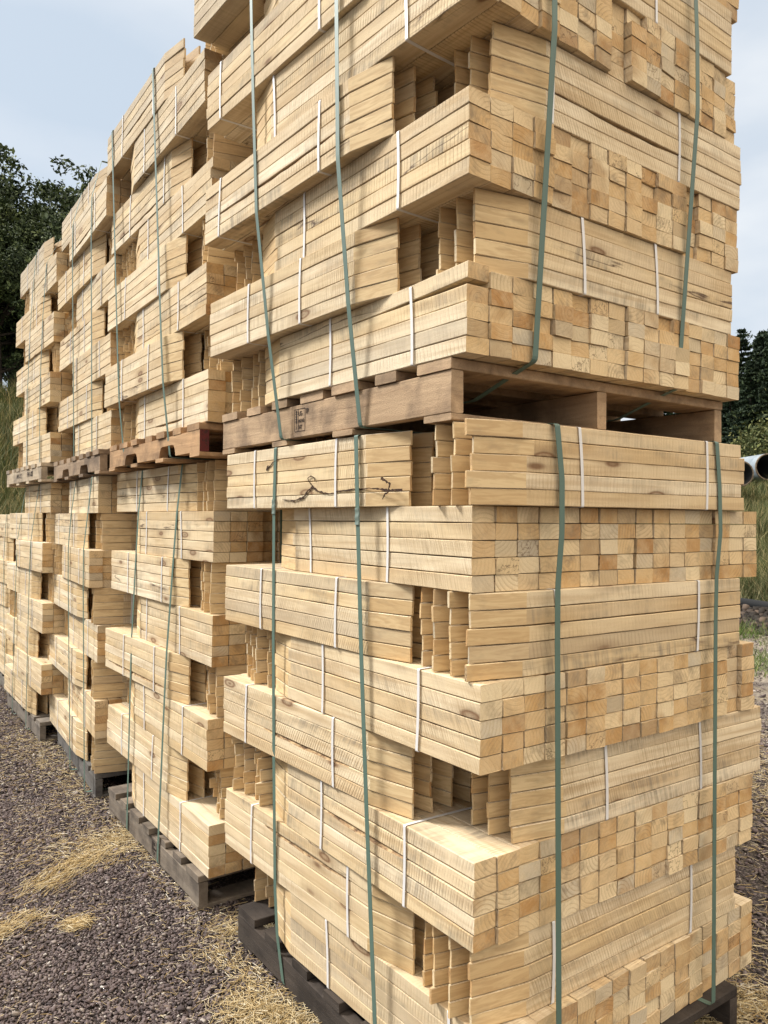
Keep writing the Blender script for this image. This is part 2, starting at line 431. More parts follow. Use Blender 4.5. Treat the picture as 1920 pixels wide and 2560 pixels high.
def ribbon(pts, wdir, width, thick, closed=True, twist=None):
    """solid flat band along pts; wdir = direction of its width"""
    n = len(pts); V = []; F = []
    wd0 = Vector(wdir).normalized()
    for i, p in enumerate(pts):
        p = Vector(p)
        a = Vector(pts[i - 1]) if (closed or i > 0) else p
        b = Vector(pts[(i + 1) % n]) if (closed or i < n - 1) else p
        tg = (b - a).normalized()
        wd = (wd0 - tg * wd0.dot(tg)).normalized()
        if twist:
            wd = Matrix.Rotation(twist(i / n, p), 3, tg) @ wd
        nm = tg.cross(wd).normalized()
        for su, sv in ((-1, -1), (1, -1), (1, 1), (-1, 1)):
            V.append(p + wd * su * width / 2 + nm * sv * thick / 2)
    m = n if closed else n - 1
    for i in range(m):
        j = (i + 1) % n
        for q in range(4):
            F.append((i * 4 + q, i * 4 + (q + 1) % 4, j * 4 + (q + 1) % 4, j * 4 + q))
    if not closed:
        F.append((3, 2, 1, 0)); F.append(tuple((n - 1) * 4 + q for q in range(4)))
    return V, F

def band_mesh(seed, w, h):
    r = random.Random(seed)
    sk = [r.uniform(-0.007, 0.007) for _ in range(4)]
    e = 0.0016
    p = [(sk[0], -w / 2 - e, -e * 0.2), (sk[1], w / 2 + e, -e * 0.2), (sk[2], w / 2 + e, h + e * 0.2), (sk[3], -w / 2 - e, h + e * 0.2)]
    q = []
    for i in range(4):
        a, b = Vector(p[i]), Vector(p[(i + 1) % 4])
        for k in range(5):
            t = k / 5
            c = a.lerp(b, t); c.x += 0.003 * math.sin(t * math.pi) * (1 if i % 2 else -1)
            q.append(c)
    V, F = ribbon(rounded(q, 0.004), (1, 0, 0), 0.0095, 0.0007)
    return mesh('binding_band', V, F, (WHITE,))
BANDS = {}
def band(seed, w, h):
    k = (seed % 5, round(w, 3), round(h, 3))
    if k not in BANDS: BANDS[k] = band_mesh(k[0], w, h)
    return BANDS[k]

# ------------------------------------------------------------------ units (pallet loads)
class Unit:
    def __init__(s, ox, oy, rot, lx, ly, zref, name):
        s.ox, s.oy, s.r, s.lx, s.ly, s.zref, s.name = ox, oy, rot, lx, ly, zref, name
        s.layers = []          # dicts describing faces for the straps
    def w(s, x, y, z):
        zz = z - s.zref
        return (x - s.r * y + s.ox + s.lx * zz, y + s.r * x + s.oy + s.ly * zz, z)

ORD = ['', 'top', 'second', 'third', 'fourth', 'fifth', 'sixth', 'seventh', 'bottom']
NB = [0]

def bundle(u, x, y, z, ang, label, h, cols=4, pitch=0.0655, colx=None, bands=(-0.27, 0.25), weather=0.0, jit=0.0022, lift=False, endtint=(1, 1, 1), rows=5):
    """a banded bundle; (x, y) = middle of its base in unit coordinates, ang = heading of its length"""
    NB[0] += 1
    seed = NB[0] * 17
    r = random.Random(seed)
    t = empty('timber_bundle', u.w(x, y, z), u.r + ang)
    tag(t, label, 'timber bundle', 'banded bundles of sawn boards')
    th = h / rows
    sy = pitch / 0.0655 * 1.002
    ax = [0.0] * cols if colx is None else colx
    for c in range(cols):
        cj = r.gauss(0, jit * 0.7)
        for k in range(rows):
            p = r.random()
            me = r.choice(WANE) if p < 0.08 else r.choice(PLAIN)
            if lift and k == rows - 1 and c == 0: me = LIFT
            b = bpy.data.objects.new('board', me)
            big = r.gauss(0, 0.010) if r.random() < (0.03 if jit > .0014 else .015) else 0.0
            flip = 0.0
            zs = 0.0004
            b.location = (ax[c] + cj + r.gauss(0, jit) + big, (c - (cols - 1) / 2) * pitch + r.gauss(0, 0.0005), (k + 0.5) * th - zs)
            b.rotation_euler = (0, 0, flip + r.gauss(0, 0.0012))
            b.scale = (1, sy * r.uniform(0.955, 0.985), min(1.0, th / 0.0382) * r.uniform(0.965, 0.99))
            wt = weather * (1.0 if k == rows - 1 else 0.45 + 0.4 * r.random())
            if r.random() < 0.07: wt = max(wt, 0.5)
            b.pass_index = seed % 997
            b.color = (*endtint, 1 - min(1, wt))
            link(b, t)
    W = cols * pitch
    for bx in bands:
        o = ob('binding_band', band(seed + int(bx * 100), W, h), t, (bx, 0, 0))
        seed += 1
    return t

# T1 layer table: n -> (x, y, rot, h, yx, yy, yr) measured on the photograph
H1 = {1: (-0.0426, -0.0186, -0.0082, 0.1898, -0.0165, 0.2836, 0.0212), 3: (-0.0359, -0.0024, -0.0104, 0.195, -0.0095, 0.2687, 0.0325),
      5: (0.1044, 0.0079, -0.0034, 0.194, 0.002, 0.2675, 0.036), 7: (-0.0133, 0.0119, 0.0038, 0.194, 0.0154, 0.2742, 0.0306),
      2: (-0.0053, 0.0234, -0.0295, 0.1948), 4: (-0.0095, -0.0076, 0.0015, 0.1977), 6: (-0.0053, 0.0099, -0.0039, 0.2003), 8: (0.0321, -0.0214, 0.039, 0.1897)}
H1U = {1: (0.0, 0.0424, 0.0094, 0.193, -0.0259, 0.3022, 0.0065), 3: (0.0036, -0.0308, 0.0089, 0.1906, -0.0287, 0.2594, 0.0072),
       5: (0.0668, -0.0049, -0.0034, 0.1927, -0.0317, 0.2433, 0.01), 7: (0.0368, 0.0131, -0.0096, 0.1883, 0.0004, 0.2604, 0.0196),
       2: (0.0094, -0.0118, 0.0009, 0.1925), 4: (-0.008, -0.0367, 0.0234, 0.1932), 6: (-0.0039, -0.0009, -0.0107, 0.1901), 8: (0.0182, 0.0267, -0.0192, 0.1899)}
# band positions measured on the photograph: left face (distance y), front face (distance x)
BL = {(0, 1): (1.063, .571), (0, 2): (.772, .35), (0, 3): (1.018, .572), (0, 4): (.647, .207), (0, 5): (1.122, .6), (0, 6): (.661, .26), (0, 7): (1.101, .541), (0, 8): (.647, .129),
      (1, 8): (.702, .317), (1, 7): (1.156, .822), (1, 6): (.805, .334), (1, 5): (1.311, .661), (1, 4): (.94, .294), (1, 3): (1.288, .657), (1, 2): (.8, .3), (1, 1): (1.1, .6)}
BF = {(0, 1): (.30, .816), (0, 3): (.238, .797), (0, 5): (.431, .832), (0, 7): (.253, .808), (1, 7): (.393, .694), (1, 5): (.268, .789), (1, 3): (.25, .653), (1, 1): (.3, .7)}
for _k in list(BL):
    if _k[0] == 1: BL[_k] = tuple((b + 1.268) * .942 - 1.268 for b in BL[_k])
REC = {(0, 1): (0, 0.0, .004, .09), (0, 3): (0, 0, .006, .02), (0, 5): (0, -.005, .0, .10), (0, 7): (0, .0, .0, .03),
       (1, 1): (0, 0, .02, .05), (1, 3): (0, .01, .02, .09), (1, 5): (0, 0, .01, .12), (1, 7): (-.005, .0, .0, .10)}
# how far the far cross-bundle of each end-on layer is set back from the left face
BREC = {(0, 2): .27, (0, 4): .02, (0, 6): .01, (0, 8): .03, (1, 8): .05, (1, 6): .06, (1, 4): .16, (1, 2): .10}
TOWN = ['', 'nearest', 'second', 'third', 'fourth', 'farthest']
TIER = ['lower', 'upper']
COLW = ['left corner', 'second column', 'third column', 'right corner']

def weather_of(tier, n, typ):
    return {1: 0.9, 2: 0.5, 3: 0.28, 4: .18}.get(n, 0.09) if tier == 1 else {1: 0.12, 2: .16, 8: .26}.get(n, 0.06)

def lab(pos, n, tw, tier, nl=8):
    o = 'bottom' if n == nl else ORD[n]
    return '%s bundle in the %s layer of the %s load, %s stack' % (pos, o, TIER[tier], TOWN[tw])

def layer_A(u, tw, tier, n, z, P, h, keep, nl=8):
    """cross-bundle in front, lengthwise bundles behind"""
    x, y, r, _, yx, yy, yr = P
    L = LB; p = 0.0645
    wt = weather_of(tier, n, 'A')
    rr = random.Random(n * 31 + tw * 7 + tier)
    key = (tier, n)
    rec = REC.get(key) if tw == 1 else (0, rr.uniform(0, .01), rr.uniform(0, .03), rr.uniform(0.0, .12))
    rec = list(rec)
    bf = BF.get(key, (.28, .75)) if tw == 1 else (rr.uniform(.2, .35), rr.uniform(.68, .82))
    x += 0.028
    cx, cy = x + L / 2, y + 2 * p + r * L / 2
    bundle(u, cx, cy, z, r, lab('side-on front', n, tw, tier, nl), h, pitch=p, colx=rec, bands=[b - cx for b in bf], weather=wt, jit=0.0026)
    q = r + yr; p2 = 0.0675
    y0 = max(y + yy, y + 4 * p + 0.006) + 0.010
    bl = BL.get(key) if tw == 1 else (y0 + rr.uniform(.68, .8), y0 + rr.uniform(.22, .34))
    for i in keep:
        px = yx + (i * 4 + 2) * p2; py = y0 + L / 2
        px -= q * L / 2
        bb = [b - py for b in bl]
        nm = ('left-face', 'second lengthwise', 'third lengthwise', 'far right lengthwise')[i]
        # chisel points (local -X) towards the front
        bundle(u, px, py + q * (i * 4) * p2, z, math.pi / 2 + q, lab(nm, n, tw, tier, nl), h, pitch=p2, bands=bb if i in (0, 3) else (-.25, .25), weather=wt)
    u.layers.append(dict(z0=z, z1=z + h, left=[(y, y + 4 * p, x), (y0, y0 + L, yx - q * L / 2)], front=[(x, x + L, y)], back=y0 + L, right=max(x + L, yx + 16 * p2)))

def layer_B(u, tw, tier, n, z, P, h, keep, nl=8):
    """four lengthwise bundles with their ends to the front, one cross-bundle behind"""
    x, y, r = P[:3]
    L = LB; p = 0.0690
    wt = weather_of(tier, n, 'B')
    rr = random.Random(n * 37 + tw * 5 + tier)
    key = (tier, n)
    bl = BL.get(key) if tw == 1 else (y + rr.uniform(.68, .8), y + rr.uniform(.22, .34))
    for i in keep:
        px = x + (i * 4 + 2) * p - r * L / 2
        py = y + L / 2 + r * (i * 4 + 2) * p + (rr.gauss(0, .004) if i else 0)
        cx = [rr.gauss(0, .0016 if tier else .001) for _ in range(4)]
        if rr.random() < (0.4 if tier else .22): cx[rr.randrange(4)] -= rr.uniform(.006, .016)
        bb = [-(b - py) for b in bl] if i == 0 else (-.25, .24)
        bundle(u, px, py, z, -math.pi / 2 + r, lab('end-on ' + COLW[i], n, tw, tier, nl), h, pitch=p * 0.992, colx=cx, bands=bb, weather=wt, jit=0.0016 if tier else 0.0011, lift=(tw == 1 and i == 0 and tier == 1 and n == 8))
    rec = BREC[key] if tw == 1 else (rr.uniform(0, .09) if rr.random() < .75 else .2)
    p2 = 0.0645
    bundle(u, x + rec + L / 2, y + L + 0.012 + 2 * p2, z, r, lab('crosswise rear', n, tw, tier, nl), h, pitch=p2, colx=[rr.uniform(-.004, .018) for _ in range(4)], bands=(-.2, .28), weather=wt, jit=0.0035)
    u.layers.append(dict(z0=z, z1=z + h, left=[(y, y + L, x - max(0, r) * L / 2)], front=[(x, x + 16 * p, y)], back=y + L + .27, right=x + 16 * p))

# ------------------------------------------------------------------ pallets
def pallet_mat():
    B = MatB('old_pallet_wood', 0.9)
    v, oc, oi, r1, r2, r3 = rand_coords(B)
    base = oi.outputs['Color']
    g = B.noise(B.mapv(v, (30, 2.5, 40)), 1.0, 4, 0.6, 0.8)
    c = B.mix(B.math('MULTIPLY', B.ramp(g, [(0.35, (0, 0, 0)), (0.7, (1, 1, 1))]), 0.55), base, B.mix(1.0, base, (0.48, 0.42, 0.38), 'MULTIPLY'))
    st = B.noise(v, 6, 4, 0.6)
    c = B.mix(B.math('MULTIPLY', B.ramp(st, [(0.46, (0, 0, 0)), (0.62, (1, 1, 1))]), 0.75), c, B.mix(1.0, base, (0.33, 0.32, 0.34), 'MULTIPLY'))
    hl = B.noise(B.mapv(v, (20, 4, 20)), 1.0, 3, 0.5)
    c = B.mix(B.math('MULTIPLY', B.ramp(hl, [(0.55, (0, 0, 0)), (0.75, (1, 1, 1))]), 0.35), c, B.mix(1.0, base, (1.5, 1.45, 1.4), 'MULTIPLY'))
    fz = B.noise(v, 300, 3, 0.7)
    c = B.mix(B.math('MULTIPLY', B.ramp(fz, [(0.3, (1, 1, 1)), (0.5, (0, 0, 0))]), 0.25), c, (0.05, 0.035, 0.025))
    return B.done(c, B.bump(B.math('ADD', fz, B.math('MULTIPLY', g, 1.5)), 0.8, 0.002))
PAL = pallet_mat()
INK = MatB('stamp_ink', 0.8).done((0.035, 0.025, 0.022))
REDP = MatB('worn_red_paint', 0.7)
_n = REDP.noise(REDP.n('TexCoord').outputs['Object'], 60, 4, 0.7)
REDP = REDP.done(REDP.ramp(_n, [(0.35, (0.045, 0.022, 0.018)), (0.5, (0.12, 0.022, 0.02)), (0.8, (0.085, 0.025, 0.02))]), REDP.bump(_n, 0.6, 0.001))

def slab(sx, sy, sz, seed, cuts=8):
    """rough-sawn plank with chamfered, slightly wavy edges, long side along its longest axis"""
    r = random.Random(seed)
    dims = [sx, sy, sz]
    ax = dims.index(max(dims)); o1, o2 = [i for i in range(3) if i != ax]
    V, F = [], []
    ph = [r.uniform(0, 6) for _ in range(8)]
    for i in range(cuts + 1):
        t = i / cuts
        for q, (a, b) in enumerate(((-1, -1), (1, -1), (1, 1), (-1, 1))):
            ch = 0.0016 + 0.001 * abs(math.sin(9 * t + ph[q]))
            A, Bq = a * dims[o1] / 2, b * dims[o2] / 2
            j = 0.0007 * math.sin(13 * t + ph[q + 2])
            P1 = (A - a * ch, Bq + j * 0.6); P2 = (A + j, Bq - b * ch)
            for (m, n_) in ((P2, P1) if q in (0, 2) else (P1, P2)):
                c = [0, 0, 0]; c[ax] = (t - 0.5) * dims[ax]; c[o1] = m; c[o2] = n_
                V.append(c)
    for i in range(cuts):
        for q in range(8):
            a = i * 8 + q; b = i * 8 + (q + 1) % 8
            F.append((a, b, b + 8, a + 8))
    F.append(tuple(reversed(range(8)))); F.append(tuple(cuts * 8 + q for q in range(8)))
    me = mesh('plank', V, F, (PAL,))
    return me

def notched(w, L, h, seed, notches, red=False):
    """stringer with rounded fork notches cut into its lower edge; runs along Y"""
    pts = [(0.0, 0.0)]
    for (c, wd, dp) in notches:
        a, b = c - wd / 2, c + wd / 2
        pts += [(a, 0.0), (a + 0.008, dp * 0.55), (a + 0.022, dp * 0.92), (a + 0.04, dp), (b - 0.04, dp), (b - 0.022, dp * 0.92), (b - 0.008, dp * 0.55), (b, 0.0)]
    pts += [(L, 0.0), (L, h), (0.0, h)]
    n = len(pts)
    V = [(-w / 2, y - L / 2, z - h / 2) for y, z in pts] + [(w / 2, y - L / 2, z - h / 2) for y, z in pts]
    F = [tuple(range(n)), tuple(reversed(range(n, 2 * n)))]
    mi = [0, 0]
    for i in range(n):
        j = (i + 1) % n
        F.append((i, i + n, j + n, j)); mi.append(1 if red and i == n - 1 else 0)
    return mesh('stringer', V, F, (PAL, REDP), mi=mi)

def text_mesh(txt, size, mat, thick=0.0004):
    cu = bpy.data.curves.new('txt', 'FONT'); cu.body = txt; cu.size = size; cu.extrude = thick
    cu.align_x = 'LEFT'
    o = bpy.data.objects.new('txt', cu); COL.objects.link(o)
    me = bpy.data.meshes.new_from_object(o)
    bpy.data.objects.remove(o)
    me.materials.clear(); me.materials.append(mat)
    return me

def lines_mesh(segs, wd, th=0.0006):
    V, F = [], []
    for (x0, y0, x1, y1) in segs:
        dx, dy = x1 - x0, y1 - y0; l = math.hypot(dx, dy) or 1
        nx, ny = -dy / l * wd / 2, dx / l * wd / 2
        b = len(V)
        for z in (0, th):
            V += [(x0 + nx, y0 + ny, z), (x0 - nx, y0 - ny, z), (x1 - nx, y1 - ny, z), (x1 + nx, y1 + ny, z)]
        F += [(b + 3, b + 2, b + 1, b), (b + 4, b + 5, b + 6, b + 7)]
        for q in range(4): F.append((b + q, b + (q + 1) % 4, b + 4 + (q + 1) % 4, b + 4 + q))
    return mesh('stamp_lines', V, F, (INK,))

def join(meshes, mats):
    V, F = [], []
    for me, Mx in meshes:
        b = len(V)
        V += [tuple(Mx @ v.co) for v in me.vertices]
        F += [tuple(b + i for i in p.vertices) for p in me.polygons]
    return mesh('stamp', V, F, mats)

def stamp_mesh(k=1.0):
    """heat-treatment stamp: box, wheat ear, and three rows of characters; lies in local XY, 0.062 x 0.062"""
    s = []
    W, Hh = 0.062 * k, 0.066 * k
    s += [(0, 0, W, 0), (W, 0, W, Hh), (W, Hh, 0, Hh), (0, Hh, 0, 0), (0.021 * k, 0, 0.021 * k, Hh)]
    for i in range(5):                                # wheat ear
        z = (0.024 + i * 0.0075) * k
        s += [(0.0105 * k, z, 0.006 * k, z + 0.006 * k), (0.0105 * k, z, 0.015 * k, z + 0.006 * k), (0.006 * k, z + 0.006 * k, 0.0105 * k, z + 0.0075 * k), (0.015 * k, z + 0.006 * k, 0.0105 * k, z + 0.0075 * k)]
    s += [(0.0105 * k, 0.006 * k, 0.0105 * k, 0.06 * k)]
    parts = [(lines_mesh(s, 0.0013 * k), Matrix.Identity(4))]
    for t, x, y, sz in (('US-', 0.024, 0.046, 0.019), ('162162', 0.0225, 0.026, 0.0135), ('HT', 0.025, 0.006, 0.0175)):
        parts.append((text_mesh(t, sz * k, INK), Matrix.Translation((x * k, y * k, 0.0003)) @ Matrix.Diagonal((0.85, 1, 1, 1))))
    parts.append((text_mesh('TP', 0.022 * k, INK), Matrix.Translation((0.066 * k, 0.048 * k, 0.0003)) @ Matrix.Diagonal((0.7, 1, 1, 1))))
    return join(parts, (INK,))

def pallet(u, x0, y0, z0, W, D, ht, col, label, notch=False, red=False, seed=1, stamp=None, marks=None, nd=7, over=0.0):
    t = empty('wooden_pallet', u.w(x0, y0, z0), u.r)
    tag(t, label, 'pallet', 'wooden pallets under the loads')
    r = random.Random(seed)
    tb, tt = 0.017, 0.027
    hs = ht - tb - tt
    def c_(v=0.12):
        k = 1 + r.uniform(-v, v)
        return (col[0] * k, col[1] * k, col[2] * k, 1)
    sw = 0.036
    for i, x in enumerate((sw / 2, W / 2 - 0.02, W - sw / 2)):
        me = notched(sw, D, hs, seed + i, [(0.36, 0.2, 0.045), (D - 0.36, 0.2, 0.045)], red and i == 0) if notch else slab(sw, D, hs, seed + i, 14)
        o = ob('stringer', me, t, (x, D / 2, tb + hs / 2)); o.color = c_(0.06)
        if i == 0 and stamp:
            s = ob('heat_stamp', stamp_mesh(stamp[2]), o, (-sw / 2 - 0.0006, stamp[0], stamp[1]), (math.pi / 2, 0, -math.pi / 2))
            s['label'] = 'black stamped box with wheat ear and US-162162 HT'
        if i == 0 and marks:
            for (txt, yy, zz, sz) in marks:
                ob('stencil_mark', text_mesh(txt, sz, INK), o, (-sw / 2 - 0.0006, yy, zz), (math.pi / 2, 0, -math.pi / 2))
    g = (D - 0.12) / (nd - 1)
    for i in range(nd):
        wd = r.choice((0.085, 0.09, 0.1, 0.13)) if 0 < i < nd - 1 else 0.125
        y = 0.06 + i * g
        if i == 0: y = wd / 2 + r.uniform(-0.004, 0.004)
        if i == nd - 1: y = D - wd / 2 + r.uniform(-0.004, 0.004)
        o = ob('deck_board', slab(W + r.uniform(-0.006, 0.01), wd, tt - 0.0015, seed + 20 + i), t, (W / 2 + r.uniform(-0.005, 0.002) , y, ht - tt / 2 + 0.0004)); o.color = c_(0.2)
    for i, y in enumerate((0.05, D * 0.36, D * 0.66, D - 0.05)):
        o = ob('bottom_board', slab(W, 0.10, tb - 0.001, seed + 50 + i), t, (W / 2 + r.uniform(-0.006, 0.004), y, tb / 2)); o.color = c_(0.2)
    return t

# ------------------------------------------------------------------ big green straps
def hull(pts):
    """outermost chain: pts = [(z, d)] with smaller d further out; returns the taut line over them, by rising z"""
    pts = sorted(pts)
    out = []
    for p in pts:
        while len(out) >= 2:
            (z1, d1), (z2, d2) = out[-2], out[-1]
            if (z2 - z1) * (p[1] - d1) <= (d2 - d1) * (p[0] - z1) + 1e-12: out.pop()
            else: break
        out.append(p)
    return out

def strap_left(u, ytop, ybot, zb, ztop, label, xbot, yjog=None, width=0.0175, tight=0.003, seal=None, bxr=1.06):
    """loop in the X-Z plane, crossing the left face at height-dependent y"""
    pts = []
    def yat(z):
        t = (z - zb) / (ztop - zb)
        y = ybot + (ytop - ybot) * t
        if yjog: y += yjog(z)
        return y
    for Ly in u.layers:
        for z in (Ly['z0'] + 0.002, Ly['z1'] - 0.002):
            y = yat(z)
            ds = [f[2] for f in Ly['left'] if f[0] - 0.01 <= y <= f[1] + 0.01]
            if ds: pts.append((z, min(ds) - tight))
    pts.append((zb - 0.002, xbot - 0.002)); 
    chain = hull(pts)
    top = max(chain)[0]; xr = max(Ly['right'] for Ly in u.layers) + 0.004
    P = [u.w(x, yat(z), z) for z, x in chain]
    # subdivide so that the sideways drift reads
    Q = []
    for a, b in zip(P[:-1], P[1:]):
        n = max(1, int((b[2] - a[2]) / 0.12))
        for k in range(n):
            z = a[2] + (b[2] - a[2]) * k / n
            x = a[0] + (b[0] - a[0]) * k / n
            Q.append(Vector((x, u.w(0, yat(z), z)[1] , z)))
    Q.append(Vector(P[-1]))
    Q.append(Vector(u.w(chain[-1][1] + 0.004, yat(ztop), ztop + 0.0015)))
    Q.append(Vector(u.w(xr, yat(ztop), ztop + 0.0015)))
    Q.append(Vector(u.w(xr, ybot, zb + 0.15)))
    Q.append(Vector(u.w(bxr, ybot, zb - 0.002)))
    V, F = ribbon(rounded(Q, 0.012), (0, 1, 0), width, 0.0011)
    c = Vector(u.w(0.5, ybot, zb))
    o = ob('strap', mesh('strap', [p - c for p in V], F, (GREEN,)), None, c)
    tag(o, label, 'strap', 'green straps round the loads')
    if seal:
        z = seal
        xx = np.interp(z, [q[0] for q in chain], [q[1] for q in chain])
        s = ob('seal', slab(0.0045, width + 0.004, 0.045, 5), o, Vector(u.w(xx - 0.001, yat(z), z)) - c)
        s.data.materials.clear(); s.data.materials.append(STEEL)
    return o

def strap_front(u, xtop, xbot, zb, ztop, label, zpal, width=0.0175, xjog=None, ridge=1.3):
    """loop in the Y-Z plane down the front face, passing under the load through the pallet"""
    pts = []
    def xat(z):
        t = (z - zb) / (ztop - zb)
        x = xbot + (xtop - xbot) * t
        if xjog: x += xjog(z)
        return x
    for Ly in u.layers:
        for z in (Ly['z0'] + 0.002, Ly['z1'] - 0.002):
            x = xat(z)
            ds = [f[2] - f[3] if len(f) > 3 else f[2] for f in Ly['front'] if f[0] - 0.02 <= x <= f[1] + 0.02]
            if ds: pts.append((z, min(ds) - 0.012))
    chain = hull(pts)
    Q = []
    for (z0, d0), (z1, d1) in zip(chain[:-1], chain[1:]):
        n = max(1, int((z1 - z0) / 0.12))
        for k in range(n):
            z = z0 + (z1 - z0) * k / n; dd = d0 + (d1 - d0) * k / n
            Q.append(Vector(u.w(xat(z), dd, z)))
    z, dd = chain[-1]; Q.append(Vector(u.w(xat(z), dd, z)))
    Q.append(Vector(u.w(xat(ztop), dd + 0.006, ztop + 0.003)))
    yb = max(Ly['back'] for Ly in u.layers) + 0.01
    Q.append(Vector(u.w(xtop, yb, ztop + 0.003)))
    Q.append(Vector(u.w(xbot, yb, zb + 0.1)))
    Q.append(Vector(u.w(xbot, ridge - 0.05, zpal)))
    Q.append(Vector(u.w(xbot, 0.22, zpal)))
    Q.append(Vector(u.w(xbot, 0.045, zb - 0.006)))
    V, F = ribbon(rounded(Q, 0.012), (1, 0, 0), width, 0.0011)
    c = Vector(u.w(xbot, 0.5, zb))
    o = ob('strap', mesh('strap', [p - c for p in V], F, (GREEN,)), None, c)
    return tag(o, label, 'strap', 'green straps round the loads')

# ================================================================== THE STACKS
# --- nearest stack, lower load
U1L = Unit(0, 0, 0, 0, 0, 0, '1L')
z = 0.13
for n in range(8, 0, -1):
    P = H1[n]
    if n % 2: layer_A(U1L, 1, 0, n, z, P, P[3], (0, 1, 3))
    else: layer_B(U1L, 1, 0, n, z, P, P[3], (0, 1, 2, 3))
    z += P[3]
TOP1 = z
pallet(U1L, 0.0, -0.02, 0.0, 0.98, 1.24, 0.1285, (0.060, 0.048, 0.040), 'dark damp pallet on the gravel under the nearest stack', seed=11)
# the dark bark seam wandering over two boards of the top layer
def seam(u, bund, y0, x0, q, chains):
    V, F = [], []
    C = Vector(bund.matrix_basis.translation); Ri = Matrix.Rotation(-bund.rotation_euler.z, 3, 'Z')
    r = random.Random(3)
    for ch in chains:
        pts = []
        for (a, b) in zip(ch[:-1], ch[1:]):
            for k in range(6):
                t = k / 6
                pts.append((a[0] + (b[0] - a[0]) * t + r.gauss(0, .0007), a[1] + (b[1] - a[1]) * t + r.gauss(0, .0009), a[2] + (b[2] - a[2]) * t))
        pts.append(ch[-1])
        base = len(V)
        for i, (y, z, wd) in enumerate(pts):
            p = pts[max(0, i - 1)]; n_ = pts[min(len(pts) - 1, i + 1)]
            dy, dz = n_[0] - p[0], n_[1] - p[1]; l = math.hypot(dy, dz) or 1
            wd = wd * r.uniform(.3, 1.35) / 2 * .8
            for sg in (-1, 1):
                for dx in (0.0004, -0.0012):
                    V.append(Vector((x0 - q * (y - y0) + dx, y - sg * dz / l * wd, z + sg * dy / l * wd)))
        for i in range(len(pts) - 1):
            a = base + i * 4; b = a + 4
            F += [(a, b, b + 1, a + 1), (a + 1, b + 1, b + 3, a + 3), (a + 3, b + 3, b + 2, a + 2), (a + 2, b + 2, b, a)]
        F += [(base, base + 1, base + 3, base + 2), (base + len(pts) * 4 - 4, base + len(pts) * 4 - 2, base + len(pts) * 4 - 1, base + len(pts) * 4 - 3)]
    mt = MatB('dark_bark_seam', 0.95)
    n1 = mt.noise(mt.n('TexCoord').outputs['Object'], 160, 4, 0.7)
    m = mt.done(mt.ramp(n1, [(0.35, (0.018, 0.010, 0.008)), (0.62, (0.07, 0.035, 0.02)), (0.75, (0.30, 0.18, 0.09))]), mt.bump(n1, 1.0, .002))
    me = mesh('bark_seam', [Ri @ (v - C) for v in V], F, (m,))
    ob('bark_seam', me, bund)
SEAM = [[(0.875, 1.521, 0.002), (0.804, 1.517, 0.006), (0.747, 1.526, 0.008), (0.723, 1.544, 0.005), (0.692, 1.556, 0.008), (0.665, 1.543, 0.006), (0.603, 1.532, 0.004), (0.562, 1.539, 0.003), (0.466, 1.542, 0.005), (0.407, 1.543, 0.004), (0.35, 1.539, 0.007), (0.315, 1.535, 0.006), (0.266, 1.535, 0.011)], [(0.692, 1.556, 0.005), (0.716, 1.572, 0.002), (0.723, 1.581, 0.003), (0.705, 1.587, 0.003), (0.683, 1.58, 0.003), (0.683, 1.57, 0.002)], [(0.355, 1.567, 0.01), (0.336, 1.561, 0.006), (0.317, 1.551, 0.007), (0.322, 1.537, 0.006)], [(0.316, 1.535, 0.005), (0.338, 1.526, 0.005), (0.348, 1.514, 0.003)], [(0.973, 1.633, 0.004), (0.984, 1.616, 0.006), (0.941, 1.639, 0.003), (0.903, 1.647, 0.002)]]
tgt = [o for o in COL.objects if o.get('label') == lab('left-face', 1, 1, 0)][0]
seam(U1L, tgt, 0.265, -0.0165 - 0.0005, 0.013, SEAM)

# --- nearest stack, upper load
U1U = Unit(-0.0447, -0.0129, 0.0308, -0.0019, 0.0170, 1.674, '1U')
z = 1.8312
for n in range(8, 0, -1):
    P = H1U[n]
    if n % 2: layer_A(U1U, 1, 1, n, z, P, P[3], (0, 1, 3))
    else: layer_B(U1U, 1, 1, n, z, P, P[3], (0, 1, 2, 3))
    z += P[3]
TOP1U = z
pallet(Unit(0, 0, 0.004, 0, 0, 0, ''), -0.02, 0.079, TOP1 + 0.003, 1.08, 1.25, 0.1415, (0.47, 0.33, 0.205), 'brown pallet with a black box stamp, between the loads of the nearest stack',
       seed=23, stamp=(0.10, -0.030, 1.0))

# --- other stacks: near-left corner, heading, mirrored lower load
def stack(tw, tier, ox, oy, rot, lx, z0, hh, flip, nl=8, zref=0.0, keepB=(0, 1, 2, 3), keepA=(0, 1)):
    u = Unit(ox, oy, rot, lx, 0, z0, '%d%d' % (tw, tier))
    r = random.Random(tw * 10 + tier)
    z = z0
    for n in range(nl, 0, -1):
        isA = (n % 2 == 1) != flip
        x, y, ro = r.gauss(0, .013), r.gauss(0, .010), r.gauss(0, .007)
        if isA: layer_A(u, tw, tier, n, z, (r.uniform(-.02, .06), y, ro, hh, r.gauss(0, .012), .268, r.gauss(0, .006)), hh, keepA, nl)
        else: layer_B(u, tw, tier, n, z, (x, y, ro), hh, keepB, nl)
        z += hh
    return u, z

